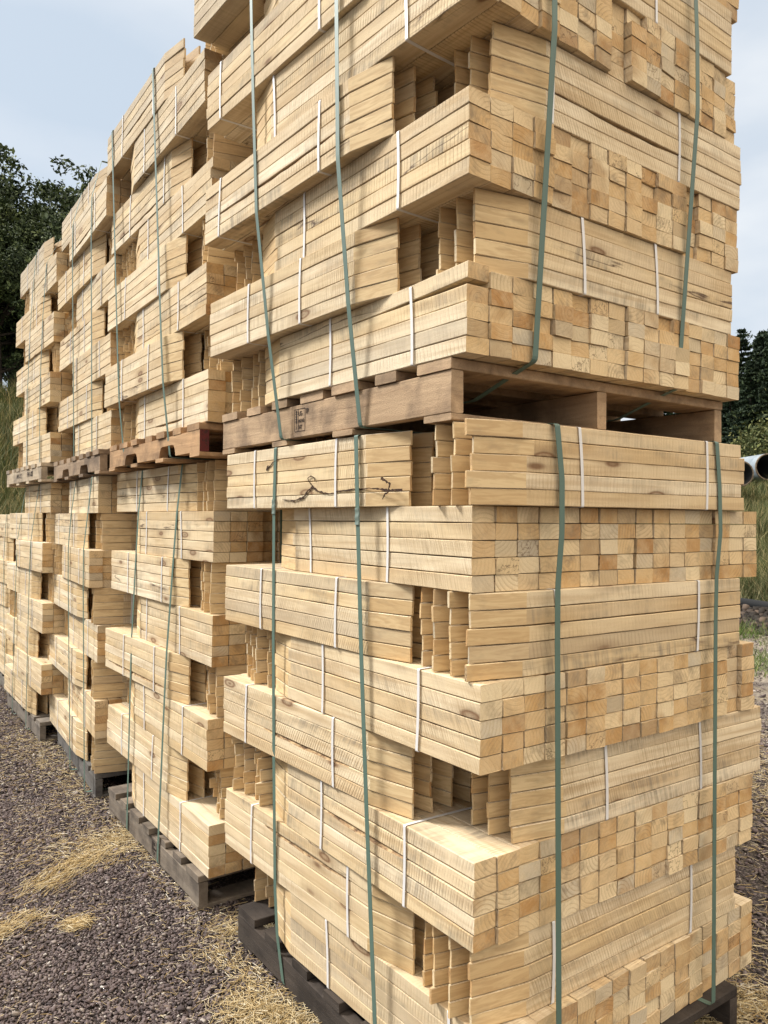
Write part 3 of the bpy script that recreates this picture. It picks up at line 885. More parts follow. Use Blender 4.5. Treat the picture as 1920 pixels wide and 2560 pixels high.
U2L, t2 = stack(2, 0, -0.028, 1.471, -0.002, 0.018, 0.13, 0.1943, False)
U3L, t3 = stack(3, 0, -0.064, 2.879, -0.063, 0.0, 0.13, 0.1935, True)
U4L, t4 = stack(4, 0, -0.067, 4.068, -0.002, 0.027, 0.13, 0.1943, True, keepB=(0, 1, 2))
U5L, t5 = stack(5, 0, 0.03, 5.47, 0.0, 0.0, 0.13, 0.193, True, nl=7, keepB=(0, 1, 2), keepA=(0,))
U2U, t2u = stack(2, 1, -0.070, 1.382, -0.022, -0.012, 1.812, 0.1915, False)
U3U, t3u = stack(3, 1, -0.050, 2.662, -0.037, 0.002, 1.806, 0.1915, False)
U4U, t4u = stack(4, 1, -0.036, 3.985, -0.005, 0.013, 1.812, 0.1915, False, keepB=(0, 1, 2))

pallet(U2L, 0.0, 0.03, 0, 1.04, 1.17, 0.1285, (0.23, 0.19, 0.15), 'grey pallet on the gravel under the second stack, stamped box on its side', seed=31, stamp=(-0.06, -0.03, 0.95))
pallet(U3L, 0.03, 0.02, 0, 1.04, 1.18, 0.1285, (0.15, 0.14, 0.13), 'weathered dark grey pallet on the gravel under the third stack', seed=41)
pallet(U4L, 0.02, 0.08, 0, 1.04, 1.18, 0.1285, (0.21, 0.18, 0.15), 'grey pallet on the gravel under the fourth stack', seed=51)
pallet(U5L, 0.0, 0.02, 0, 1.04, 1.18, 0.1285, (0.2, 0.18, 0.15), 'grey pallet under the low farthest stack', seed=61)
pallet(U2U, -0.012, 0.03, t2 + 0.003, 1.04, 1.22, 1.812 - t2 - 0.0045, (0.50, 0.31, 0.165), 'orange-brown pallet with fork notches and a red end, between the second stack\'s loads', notch=True, red=True, seed=71)
pallet(U3U, -0.03, 0.05, t3 + 0.003, 1.04, 1.2, 1.806 - t3 - 0.0045, (0.33, 0.235, 0.155), 'worn pallet with broken fork notches between the loads of the third stack', notch=True, seed=81)
pallet(U4U, -0.05, 0.03, t4 + 0.003, 1.04, 1.24, 1.812 - t4 - 0.0045, (0.52, 0.42, 0.30), 'pale pallet with stencilled lettering between the loads of the fourth stack', seed=91,
       marks=[('FW1-K02', 0.22, -0.012, 0.05), ('FW1-K02', -0.16, -0.012, 0.05)])

# ------------------------------------------------------------------ straps
def jog1(z):
    return -0.03 * math.exp(-((z - 1.62) / 0.05) ** 2) - 0.05 * max(0.0, min(1.0, (0.2 - z) / 0.18))
strap_left(U1L, .930, .935, 0.02, TOP1 - 0.001, 'green strap on the left face of the nearest lower load, nearer its far end', -0.0, jog1, seal=1.50)
strap_left(U1L, .462, .375, 0.02, TOP1 - 0.001, 'green strap on the left face of the nearest lower load, nearer the corner', -0.0, seal=1.47)
strap_left(U1U, .945, .865, TOP1 + 0.02, TOP1U, 'green strap on the left face of the nearest upper load, left of the stamp', 0.03)
strap_left(U1U, .453, .447, TOP1 + 0.02, TOP1U, 'green strap on the left face of the nearest upper load, right of the stamp', 0.03)
strap_front(U1L, .205, .222, 0.13, TOP1 - 0.001, 'green strap on the front of the nearest lower load, left of two', 0.085, xjog=lambda z: 0.022 * math.exp(-((z - 1.50) / 0.12) ** 2))
strap_front(U1L, .851, .840, 0.13, TOP1 - 0.001, 'green strap on the front of the nearest lower load, right of two', 0.085, xjog=lambda z: 0.025 * math.exp(-((z - 1.48) / 0.12) ** 2))
strap_front(U1U, .232, .222, 1.8312, TOP1U, 'green strap on the front of the nearest upper load, left of two', 1.765)
strap_front(U1U, .825, .805, 1.8312, TOP1U, 'green strap on the front of the nearest upper load, right of two', 1.765)
def sy(u, y): return y - u.oy
for (u, tw, tier, ys, zb, zt) in ((U2U, 2, 1, ((2.585, 2.385), (1.95, 1.75)), t2 + .02, t2u), (U2L, 2, 0, ((2.354, 2.357), (1.84, 1.94)), .02, t2 - .001),
                                 (U3U, 3, 1, ((3.412, 3.431), (2.938, 2.985)), t3 + .02, t3u), (U3L, 3, 0, ((3.48, 3.407), (3.02, 2.99)), .02, t3 - .001),
                                 (U4U, 4, 1, ((4.674, 4.70), (4.262, 4.263)), t4 + .02, t4u), (U4L, 4, 0, ((4.88, 4.97), (4.42, 4.464)), .02, t4 - .001),
                                 (U5L, 5, 0, ((6.3, 6.3), (5.9, 5.85)), .02, t5)):
    for k, (a, b) in enumerate(ys):
        strap_left(u, sy(u, a), sy(u, b), zb, zt, 'green strap on the %s load\'s left face, %s stack, %s of two' % (TIER[tier], TOWN[tw], ('farther', 'nearer')[k]), -0.005)

# ================================================================== GROUND
def smooth(a, b, x):
    t = np.clip((x - a) / (b - a), 0, 1)
    return t * t * (3 - 2 * t)

def height(X, Y):
    dx, dy = X + 1.15, Y + 1.27
    dist = np.hypot(dx, dy)
    ang = np.degrees(np.arctan2(dy, dx))            # 90 = along +Y, 0 = along +X
    left = smooth(52, 74, ang)
    hl = 5.1 * smooth(10.5, 27, dist) + 0.03 * np.clip(dist - 27, 0, 60)
    hr = 0.30 * smooth(11.9, 13.2, dist) + 3.9 * smooth(15, 46, dist) + 0.02 * np.clip(dist - 46, 0, 80)
    h = left * hl + (1 - left) * hr
    behind = smooth(150, 200, ang) + smooth(-20, -60, ang) * 0
    return h * np.clip(1 - behind, 0, 1) * (ang > -60)

def ground_mesh():
    g = np.concatenate([np.arange(-160, -14, 6.0), np.arange(-14, -3, 1.0), np.arange(-3, 8, 0.25), np.arange(8, 60, 1.0), np.arange(60, 240, 8.0)])
    X, Y = np.meshgrid(g, g, indexing='ij')
    Z = height(X, Y)
    rn = np.random.RandomState(3)
    Z = Z + (np.abs(X) < 9) * (np.abs(Y) < 12) * rn.normal(0, 0.0015, X.shape) - 0.004
    n = len(g)
    V = np.stack([X, Y, Z], -1).reshape(-1, 3)
    I = np.arange(n * n).reshape(n, n)
    F = np.stack([I[:-1, :-1], I[1:, :-1], I[1:, 1:], I[:-1, 1:]], -1).reshape(-1, 4)
    return V, F

def ground_mat():
    B = MatB('gravel_ground', 0.95)
    geo = B.n('NewGeometry')
    P = geo.outputs['Position']
    vo = B.n('TexVoronoi', feature='F1', i_Scale=75.0); B.l(P, vo.inputs['Vector'])
    stone = B.ramp(vo.outputs['Color'], [(0.0, (0.040, 0.032, 0.031)), (0.4, (0.085, 0.066, 0.063)), (0.7, (0.13, 0.105, 0.098)), (1.0, (0.21, 0.18, 0.165))])
    ed = B.n('TexVoronoi', feature='DISTANCE_TO_EDGE', i_Scale=75.0); B.l(P, ed.inputs['Vector'])
    c = B.mix(B.ramp(ed.outputs['Distance'], [(0.0, (1, 1, 1)), (0.18, (0, 0, 0))]), stone, (0.028, 0.022, 0.021))
    # sandy far side
    sp = B.n('SeparateXYZ'); B.l(P, sp.inputs[0])
    far = B.math('MULTIPLY', B.ramp(B.math('MULTIPLY', sp.outputs['X'], 0.1), [(0.33, (0, 0, 0)), (0.62, (1, 1, 1))]), 0.85)
    n1 = B.noise(P, 2.2, 5, 0.6)
    sand = B.ramp(B.noise(P, 38, 4, 0.7), [(0.3, (0.16, 0.13, 0.11)), (0.55, (0.36, 0.31, 0.25)), (0.75, (0.50, 0.45, 0.38))])
    c = B.mix(B.math('MULTIPLY', far, B.ramp(n1, [(0.35, (0.3,) * 3), (0.55, (1, 1, 1))])), c, sand)
    # chaff and dust
    c = B.mix(B.math('MULTIPLY', B.ramp(B.noise(P, 1.6, 4, 0.6), [(0.48, (0, 0, 0)), (0.66, (1, 1, 1))]), B.math('MULTIPLY', B.ramp(B.noise(P, 130, 2, 0.7), [(0.45, (0, 0, 0)), (0.65, (1, 1, 1))]), 0.7)), c, (0.34, 0.27, 0.15))
    # grass-covered hill
    gr = B.ramp(sp.outputs['Z'], [(0.03, (0, 0, 0)), (0.12, (1, 1, 1))])
    gcol = B.ramp(B.noise(P, 1.2, 6, 0.7), [(0.3, (0.030, 0.040, 0.014)), (0.5, (0.065, 0.075, 0.026)), (0.72, (0.15, 0.13, 0.06))])
    c = B.mix(gr, c, gcol)
    h = B.math('ADD', B.math('MULTIPLY', ed.outputs['Distance'], 3.0), B.noise(P, 180, 3, 0.6))
    return B.done(c, B.bump(h, 0.9, 0.008))
V, F = ground_mesh()
GR = ob('ground', npmesh('ground', V, F, (ground_mat(),), smooth=True))
tag(GR, kind='structure')

# --- loose crushed stone, as real chips near the camera
def visible_uv(X, Y, Z=0.0):
    d = np.stack([X + 1.1525, Y + 1.2678, np.full_like(X, Z - 1.4618)], -1)
    dep = d @ np.array(Fv); r = d @ np.array(Rv); up = d @ np.array(Uv)
    return 960 + 1946.6 * r / dep, 1280 - 1946.6 * up / dep, dep

def pmat(name, stops, scale, rough=0.9):
    """colour by position noise so that every chip or stalk differs"""
    B = MatB(name, rough)
    geo = B.n('NewGeometry')
    c = B.ramp(geo.outputs['Random Per Island'], stops)
    n1 = B.noise(geo.outputs['Position'], scale, 3, 0.6)
    c = B.mix(B.math('MULTIPLY', n1, 0.55), c, B.mix(1.0, c, (0.45, 0.42, 0.42), 'MULTIPLY'))
    return B.done(c, B.bump(n1, 0.4, 0.002))
STONE = pmat('crushed_stone', [(0.0, (0.048, 0.038, 0.039)), (0.3, (0.098, 0.076, 0.076)), (0.6, (0.140, 0.108, 0.106)), (0.85, (0.185, 0.150, 0.142)), (0.96, (0.26, 0.22, 0.19)), (1.0, (0.50, 0.47, 0.44))], 90)

def chips():
    rn = np.random.RandomState(11)
    pts = []
    def add(n, x0, x1, y0, y1, s0, s1):
        X = rn.uniform(x0, x1, n); Y = rn.uniform(y0, y1, n)
        pts.append(np.stack([X, Y, rn.uniform(s0, s1, n) * rn.lognormal(0, .32, n)], 1))
    add(90000, -1.3, 0.12, 0.45, 3.2, .0048, .0085)
    add(42000, -1.2, 0.12, 3.2, 7.5, .007, .011)
    add(16000, -0.6, 1.3, -0.4, 0.6, .0048, .0085)
    add(36000, 1.1, 5.0, -0.6, 3.4, .008, .013)
    add(9000, 4.8, 10.5, 1.5, 7.5, .012, .02)
    add(160, -1.2, 0.1, 0.5, 5.0, .012, .017)
    P = np.concatenate(pts)
    # keep the crop the lens (or a step aside) can see
    u_, v_, dep = visible_uv(P[:, 0], P[:, 1])
    ok = (dep > .4) & (u_ > -260) & (u_ < 2300) & (v_ < 2850)
    P = P[ok]
    n = len(P)
    base = np.array([(-1, -1, -1), (1, -1, -1), (1, 1, -1), (-1, 1, -1), (-.7, -.8, 1), (.8, -.6, 1), (.6, .8, 1), (-.8, .7, 1)], float)
    faces = np.array([(0, 1, 5, 4), (1, 2, 6, 5), (2, 3, 7, 6), (3, 0, 4, 7), (4, 5, 6, 7), (3, 2, 1, 0)])
    B = base[None] * (1 + rn.uniform(-.38, .38, (n, 8, 3)))
    B *= (P[:, 2][:, None, None] * .5) * np.stack([rn.uniform(.8, 1.5, n), rn.uniform(.6, 1.0, n), rn.uniform(.18, .42, n)], 1)[:, None, :]
    a = rn.uniform(0, 6.283, n); t1 = rn.normal(0, .38, n)
    ca, sa, ct, st = np.cos(a), np.sin(a), np.cos(t1), np.sin(t1)
    x, y, zz = B[..., 0], B[..., 1], B[..., 2]
    x2 = x * ct[:, None] + zz * st[:, None]; z2 = -x * st[:, None] + zz * ct[:, None]
    X = x2 * ca[:, None] - y * sa[:, None] + P[:, 0][:, None]
    Y = x2 * sa[:, None] + y * ca[:, None] + P[:, 1][:, None]
    Z = z2 + (P[:, 2] * rn.uniform(.05, .42, n))[:, None]
    V = np.stack([X, Y, Z], -1).reshape(-1, 3)
    F = (faces[None] + (np.arange(n) * 8)[:, None, None]).reshape(-1, 4)
    return V, F
V, F = chips()
tag(ob('gravel', npmesh('gravel', V, F, (STONE,))), kind='stuff')

# --- straw
STRAW = pmat('dry_straw', [(0.0, (0.36, 0.25, 0.11)), (0.35, (0.54, 0.41, 0.21)), (0.7, (0.68, 0.56, 0.34)), (0.93, (0.78, 0.69, 0.49)), (1.0, (0.85, 0.80, 0.68))], 40)

def straw():
    rn = np.random.RandomState(5)
    L = []       # x, y, z, heading, length, width
    def clump(n, a, b, spread, hd, hs, l0=.02, l1=.055, zmax=.012, wd=.0014):
        t = rn.uniform(0, 1, n) 
        X = a[0] + (b[0] - a[0]) * t + rn.normal(0, spread, n); Y = a[1] + (b[1] - a[1]) * t + rn.normal(0, spread, n)
        L.append(np.stack([X, Y, rn.uniform(.003, zmax, n), rn.normal(hd, hs, n), rn.uniform(l0, l1, n), wd * rn.uniform(.6, 1.7, n)], 1))
    def hd(a, b): return math.atan2(b[1] - a[1], b[0] - a[0])
    A, Bp = (-.50, 2.0), (-.13, 2.28)
    clump(520, A, (-.22, 2.22), .045, hd(A, Bp), .3, .03, .08, .016)
    clump(450, (-.25, 2.15), (0.0, 2.40), .06, hd(A, Bp), .8, .02, .06, .018)
    clump(900, (-.35, 2.35), (0.02, 2.25), .12, 0.5, 1.0, .015, .05)
    clump(330, (-.72, 1.72), (-.53, 1.80), .035, .6, .5, .02, .06, .018)
    clump(300, (-.46, 1.64), (-.40, 1.66), .022, .1, .7, .02, .055, .016)
    clump(1300, (-.16, .90), (-.03, .66), .05, .8, .9, .02, .06, .03)
    clump(350, (-.10, 1.25), (-.02, .85), .035, 1.3, .8, .015, .05)
    clump(500, (-.04, 1.2), (-.03, 2.6), .05, 1.3, .9, .012, .04)
    clump(1200, (-.08, 2.7), (-.03, 4.4), .09, 1.3, .9, .015, .05)
    clump(1000, (-.35, 3.3), (-.25, 5.6), .22, 1.3, 1.2, .015, .05)
    clump(800, (.0, 1.30), (.5, 1.36), .05, .2, .6, .03, .09)
    clump(3200, (.45, .12), (1.15, .05), .07, 0, 1.5, .02, .07, .03)
    clump(1600, (1.2, .1), (1.9, .9), .12, .8, 1.2, .02, .06)
    clump(3500, (2.6, .9), (3.8, 2.0), .32, 0, 1.5, .02, .06)
    clump(1300, (1.9, .8), (2.8, 1.3), .25, 0, 1.5, .02, .06)
    for (n, x0, x1, y0, y1) in ((4200, -1.2, .1, .5, 3.0), (3400, -1.1, .1, 3.0, 7.0), (3600, 1.1, 4.6, -.4, 3.0)):
        X, Y = rn.uniform(x0, x1, n), rn.uniform(y0, y1, n)
        m = np.sin(X * 7.1 + 1.3 * np.sin(Y * 3.3)) * np.sin(Y * 4.7 + 2 * np.sin(X * 2.9)) + rn.normal(0, .5, n)
        k = m > -.15
        X, Y = X[k], Y[k]; q = len(X)
        L.append(np.stack([X, Y, rn.uniform(.005, .011, q), rn.uniform(0, 6.28, q), rn.uniform(.006, .034, q), .0013 * rn.uniform(.6, 1.6, q)], 1))
    P = np.concatenate(L); n = len(P)
    tl = rn.normal(0, .16, n)
    dx, dy, dz = np.cos(P[:, 3]) * np.cos(tl), np.sin(P[:, 3]) * np.cos(tl), np.sin(tl)
    px, py = -np.sin(P[:, 3]), np.cos(P[:, 3])
    c = P[:, :3]; h = P[:, 4] / 2; w_ = P[:, 5] / 2
    bend = rn.normal(0, .12, n) * h
    V = np.zeros((n, 9, 3))
    for s, tpos in enumerate((-1, 0, 1)):
        cc = c + np.stack([dx, dy, dz], 1) * (h * tpos)[:, None]
        cc[:, 0] += px * bend * (tpos == 0); cc[:, 1] += py * bend * (tpos == 0)
        V[:, s * 3 + 0] = cc + np.stack([px * w_, py * w_, 0 * w_], 1)
        V[:, s * 3 + 1] = cc - np.stack([px * w_, py * w_, 0 * w_], 1)
        V[:, s * 3 + 2] = cc + np.stack([0 * w_, 0 * w_, w_ * 1.5], 1)
    V[..., 2] = np.maximum(V[..., 2], .001)
    fs = []
    for s in (0, 1):
        b = s * 3
        for a_, b_ in ((0, 2), (2, 1), (1, 0)):
            fs.append((b + a_, b + b_, b + 3 + b_, b + 3 + a_))
    F = (np.array(fs)[None] + (np.arange(n) * 9)[:, None, None]).reshape(-1, 4)
    return V.reshape(-1, 3), F
V, F = straw()
tag(ob('straw', npmesh('straw', V, F, (STRAW,))), kind='stuff')

# ================================================================== BACKGROUND
def foliage_mat(name, stops):
    B = MatB(name, 0.75)
    geo = B.n('NewGeometry')
    c = B.ramp(geo.outputs['Random Per Island'], stops)
    n1 = B.noise(geo.outputs['Position'], 0.7, 3, 0.6)
    c = B.mix(B.ramp(n1, [(0.35, (0.0,) * 3), (0.7, (0.6,) * 3)]), c, B.mix(1.0, c, (1.5, 1.35, 0.8), 'MULTIPLY'))
    B.b.inputs['Transmission Weight'].default_value = 0.0
    m = B.done(c)
    return m
LEAF = foliage_mat('oak_leaves', [(0.0, (0.014, 0.026, 0.012)), (0.5, (0.032, 0.050, 0.022)), (0.85, (0.058, 0.082, 0.034)), (1.0, (0.10, 0.13, 0.055))])
NEEDLE = foliage_mat('pine_needles', [(0.0, (0.007, 0.016, 0.010)), (0.5, (0.014, 0.028, 0.015)), (0.85, (0.025, 0.044, 0.019)), (1.0, (0.045, 0.062, 0.024))])
SHRUBM = foliage_mat('shrub_leaves', [(0.0, (0.04, 0.05, 0.02)), (0.5, (0.07, 0.09, 0.03)), (1.0, (0.15, 0.15, 0.06))])
GRASSM = foliage_mat('tall_grass', [(0.0, (0.030, 0.042, 0.014)), (0.4, (0.060, 0.080, 0.028)), (0.7, (0.125, 0.125, 0.058)), (1.0, (0.30, 0.25, 0.14))])
TRUNKB = MatB('tree_bark', 0.95)
_n = TRUNKB.noise(TRUNKB.mapv(TRUNKB.n('TexCoord').outputs['Object'], (6, 6, 1.2)), 2.0, 4, 0.7)
TRUNK = TRUNKB.done(TRUNKB.ramp(_n, [(0.3, (0.018, 0.014, 0.011)), (0.6, (0.06, 0.048, 0.038)), (0.8, (0.12, 0.10, 0.08))]), TRUNKB.bump(_n, 1.0, 0.03))

def tube(pts, rads, sides=7):
    V, F = [], []
    for i, (p, r) in enumerate(zip(pts, rads)):
        p = Vector(p); a = Vector(pts[max(0, i - 1)]); b = Vector(pts[min(len(pts) - 1, i + 1)])
        tg = (b - a).normalized(); s = tg.orthogonal().normalized(); t = tg.cross(s)
        for k in range(sides):
            an = 2 * math.pi * k / sides
            V.append(p + (s * math.cos(an) + t * math.sin(an)) * r)
    for i in range(len(pts) - 1):
        for k in range(sides):
            F.append((i * sides + k, i * sides + (k + 1) % sides, (i + 1) * sides + (k + 1) % sides, (i + 1) * sides + k))
    F.append(tuple(range(sides))); F.append(tuple((len(pts) - 1) * sides + k for k in reversed(range(sides))))
    return V, F

def leaves(C, size, rn, asp=1.6, droop=0.0):
    """pointed five-sided leaf tufts at points C"""
    n = len(C)
    d = rn.normal(0, 1, (n, 3)); d[:, 2] -= droop; d /= np.linalg.norm(d, axis=1)[:, None]
    e = rn.normal(0, 1, (n, 3)); e -= (e * d).sum(1)[:, None] * d; e /= np.linalg.norm(e, axis=1)[:, None]
    s = (size * rn.lognormal(0, .3, n))[:, None]
    V = np.stack([C - d * s * asp * .5, C + e * s * .42 - d * s * .1, C + d * s * asp * .5, C - e * s * .36 + d * s * .12], 1)
    return V.reshape(-1, 3), (np.arange(n * 4).reshape(n, 4))

def broad_tree(seed, H, R, nleaf, size, trunk_r=.35, low=.25):
    rn = np.random.RandomState(seed); r = random.Random(seed)
    V, F = tube([(0, 0, -1), (.05, .02, H * .2), (.12, -.05, H * .45), (.05, .1, H * .7), (.1, .1, H * .9)], [trunk_r * 1.3, trunk_r, trunk_r * .75, trunk_r * .4, .04], 9)
    tips = []
    for k in range(26):
        a = r.uniform(0, 6.28); z0 = H * r.uniform(.22, .72); l = R * r.uniform(.55, 1.0) * (1.05 - .45 * (z0 / H))
        up = r.uniform(.25, .85)
        p0 = Vector((.08, 0, z0)); p1 = p0 + Vector((math.cos(a) * l * .5, math.sin(a) * l * .5, l * up * .4)); p2 = p0 + Vector((math.cos(a + .2) * l, math.sin(a + .2) * l, l * up))
        v, f = tube([p0, p1, p2], [trunk_r * .36, trunk_r * .2, .03], 5)
        b = len(V); V += v; F += [tuple(i + b for i in q) for q in f]
        tips.append((p2, l)); tips.append((p1.lerp(p2, .4), l * .8))
        for j in range(3):
            a2 = a + r.uniform(-1, 1); q = p1.lerp(p2, r.uniform(.1, .9)) ; e = q + Vector((math.cos(a2) * l * .4, math.sin(a2) * l * .4, l * r.uniform(.1, .5)))
            v, f = tube([q, e], [.06, .015], 4); b = len(V); V += v; F += [tuple(i + b for i in g) for g in f]
            tips.append((e, l * .6))
    tips += [(Vector((r.gauss(0, R * .22), r.gauss(0, R * .22), H * r.uniform(.8, .97))), R * .5) for _ in range(10)]
    C = []
    per = nleaf // len(tips)
    for p, l in tips:
        nb = 5
        for j in range(nb):
            c = np.array(p) + rn.normal(0, 1, 3) * (.22 * l + .25) * np.array([1, 1, .75])
            q = rn.normal(0, 1, (per // nb, 3)); q *= (rn.uniform(0, 1, (len(q), 1)) ** .4) / np.linalg.norm(q, axis=1)[:, None]
            C.append(c + q * np.array([1, 1, .7]) * (0.30 + .13 * l) * rn.uniform(.7, 1.3))
    C = np.concatenate(C); C = C[C[:, 2] > H * low * .6]
    lv, lf = leaves(C, size, rn)
    return mesh('trunk', V, F, (TRUNK,), smooth=True), npmesh('crown', lv, lf, (LEAF,))

def pine_tree(seed, H, R, nleaf, size, bare=.12):
    rn = np.random.RandomState(seed); r = random.Random(seed)
    V, F = tube([(0, 0, -1), (0, 0, H * .4), (.05, 0, H * .8), (.05, 0, H)], [.24, .17, .08, .02], 7)
    C = []
    z = H * bare
    while z < H * .99:
        t = z / H
        nb = r.randint(4, 7); a0 = r.uniform(0, 6.28)
        for k in range(nb):
            a = a0 + k * 6.283 / nb + r.uniform(-.3, .3)
            l = R * (1 - t) ** .72 * r.uniform(.35, 1.25) + .15
            dz = l * (.10 - .28 * (1 - t)) * r.uniform(.4, 1.3)
            p0 = Vector((0, 0, z)); p1 = p0 + Vector((math.cos(a) * l, math.sin(a) * l, dz))
            v, f = tube([p0, p1], [.045 * (1.3 - t), .01], 4); b = len(V); V += v; F += [tuple(i + b for i in g) for g in f]
            m = int(nleaf / (H / .42 * 5.5) * (l / R + .35))
            s = rn.uniform(.12, 1, m) ** .7
            q = np.array(p0)[None] + s[:, None] * (np.array(p1) - np.array(p0))[None]
            q += rn.normal(0, 1, (m, 3)) * np.array([.13, .13, .05]) * (.5 + l * .35)
            C.append(q)
        z += r.uniform(.3, .55)
    C = np.concatenate(C)
    lv, lf = leaves(C, size, rn, asp=2.2, droop=.3)
    return mesh('trunk', V, F, (TRUNK,), smooth=True), npmesh('crown', lv, lf, (NEEDLE,))

def place(name, parts, u_, dist, label, cat, group, s=1.0, rz=0.0, sink=0.2, sz=None):
    """stand a tree in the direction of image column u_, dist metres away"""
    dr = np.array(Fv) + np.array(Rv) * (u_ - 960) / 1946.6
    dr = dr[:2] / np.linalg.norm(dr[:2])
    x, y = -1.15 + dr[0] * dist, -1.27 + dr[1] * dist
    zg = float(height(np.array(x), np.array(y)))
    t = empty(name, (x, y, zg - sink), rz); t.scale = (s, s, sz or s)
    tag(t, label, cat, group)
    ob('trunk', parts[0], t); ob('crown', parts[1], t)
    return t

BT1 = broad_tree(1, 11.0, 5.2, 60000, .125)
BT2 = broad_tree(2, 10.0, 5.6, 60000, .14, low=.05)
G = 'broadleaf trees on the left bank'
place('oak_tree', BT1, 78, 33, 'tall dark oak with sky showing through its crown, at the left edge', 'tree', G, .84, .4)
place('oak_tree', BT2, -190, 34, 'broad dark oak left of the tall one, mostly out of frame', 'tree', G, .78, 1.9)
place('oak_tree', BT2, 35, 28.5, 'low bushy oak in front of the tall one, above the grass bank', 'tree', G, .6, 3.0)
place('oak_tree', BT1, 185, 36, 'smaller oak right of the tall one, just above the stacks', 'tree', G, .76, 2.2)
place('oak_tree', BT2, -90, 30, 'low bushy oak above the bank at the far left', 'tree', G, .65, 5.0)
place('oak_tree', BT2, 140, 29, 'low dark oak behind the fourth stack, filling the gap under the tall one', 'tree', G, .50, 4.0)
place('oak_tree', BT2, -10, 26.5, 'lowest dark oak at the left edge, just above the grass bank', 'tree', G, .42, 2.5)
place('oak_tree', BT2, 230, 31, 'low dark oak behind the third stack', 'tree', G, .45, .5)
place('oak_tree', BT2, 330, 38, 'oak hidden behind the third stack', 'tree', G, .5, 1.0)
PT1 = pine_tree(4, 15.0, 3.0, 42000, .14)
PT2 = pine_tree(5, 13.0, 3.4, 42000, .14)
BT3 = broad_tree(9, 12.0, 4.2, 46000, .12, trunk_r=.25, low=.1)
G = 'pines behind the meadow on the right'
place('maple_tree', BT3, 1884, 64, 'rounded dark tree among the pines near the right edge', 'tree', None, .82, .7)
place('maple_tree', BT3, 1945, 61, 'rounded dark tree at the right frame edge behind the pines', 'tree', None, .85, 3.7)
place('pine_tree', PT1, 1852, 56, 'dark pine with a thin pointed top, beside the right edge of the nearest stack', 'tree', G, .66, .3)
place('pine_tree', PT2, 1905, 58, 'tallest dark pine at the right edge, sky showing through', 'tree', G, .78, 1.3)
place('pine_tree', PT1, 1800, 60, 'dark pine mostly hidden behind the nearest stack', 'tree', G, .6, 2.3)
place('pine_tree', PT2, 1960, 55, 'dark pine just outside the right edge', 'tree', G, .84, 3.3)
place('pine_tree', PT1, 2050, 58, 'second dark pine outside the right edge', 'tree', G, .82, 4.3)
place('pine_tree', PT2, 1875, 48, 'short dense pine below the taller ones at the right edge', 'tree', G, .5, 5.3)
place('pine_tree', PT1, 1930, 47, 'short pine at the very right edge in front of the tall one', 'tree', G, .5, .8)
place('pine_tree', PT2, 1825, 50, 'short pine half hidden by the nearest stack', 'tree', G, .48, 2.8)
place('pine_tree', PT1, 1640, 55, 'pine behind the nearest stack, glimpsed through its pallet', 'tree', G, .62, 1.1)
place('pine_tree', PT2, 1730, 57, 'broad pine behind the nearest stack, glimpsed through its pallet', 'tree', G, .66, 4.1)
place('pine_tree', PT2, 2150, 52, 'broad pine far outside the right edge', 'tree', G, .9, 2.0)

def shrub(seed, H, R, n, size, mat):
    rn = np.random.RandomState(seed)
    V, F = [], []
    for k in range(6):
        a = k * 1.05; v, f = tube([(0, 0, -.1), (math.cos(a) * R * .3, math.sin(a) * R * .3, H * .5), (math.cos(a) * R * .5, math.sin(a) * R * .5, H * .85)], [.03, .02, .006], 4)
        b = len(V); V += v; F += [tuple(i + b for i in g) for g in f]
    C = rn.normal(0, 1, (n, 3)) * np.array([R * .42, R * .42, H * .24]) + np.array([0, 0, H * .52])
    C = C[C[:, 2] > .05]
    lv, lf = leaves(C, size, rn, asp=1.8)
    return mesh('stems', V, F, (TRUNK,)), npmesh('leaves', lv, lf, (mat,))
SH = shrub(3, 1.9, 1.1, 5200, .075, SHRUBM)
for (u_, dst, s, lb) in ((1903, 40, 1.15, 'pale green sapling shrub behind the steel pipes at the right edge'), (1868, 42, .8, 'small green shrub left of the pale one, behind the pipes'), (1950, 39, 1.3, 'green shrub just outside the right edge')):
    t = place('shrub', SH, u_, dst, lb, 'shrub', 'shrubs behind the pipes', s, u_)
    t.children[0].name = 'stems'; t.children[1].name = 'foliage'

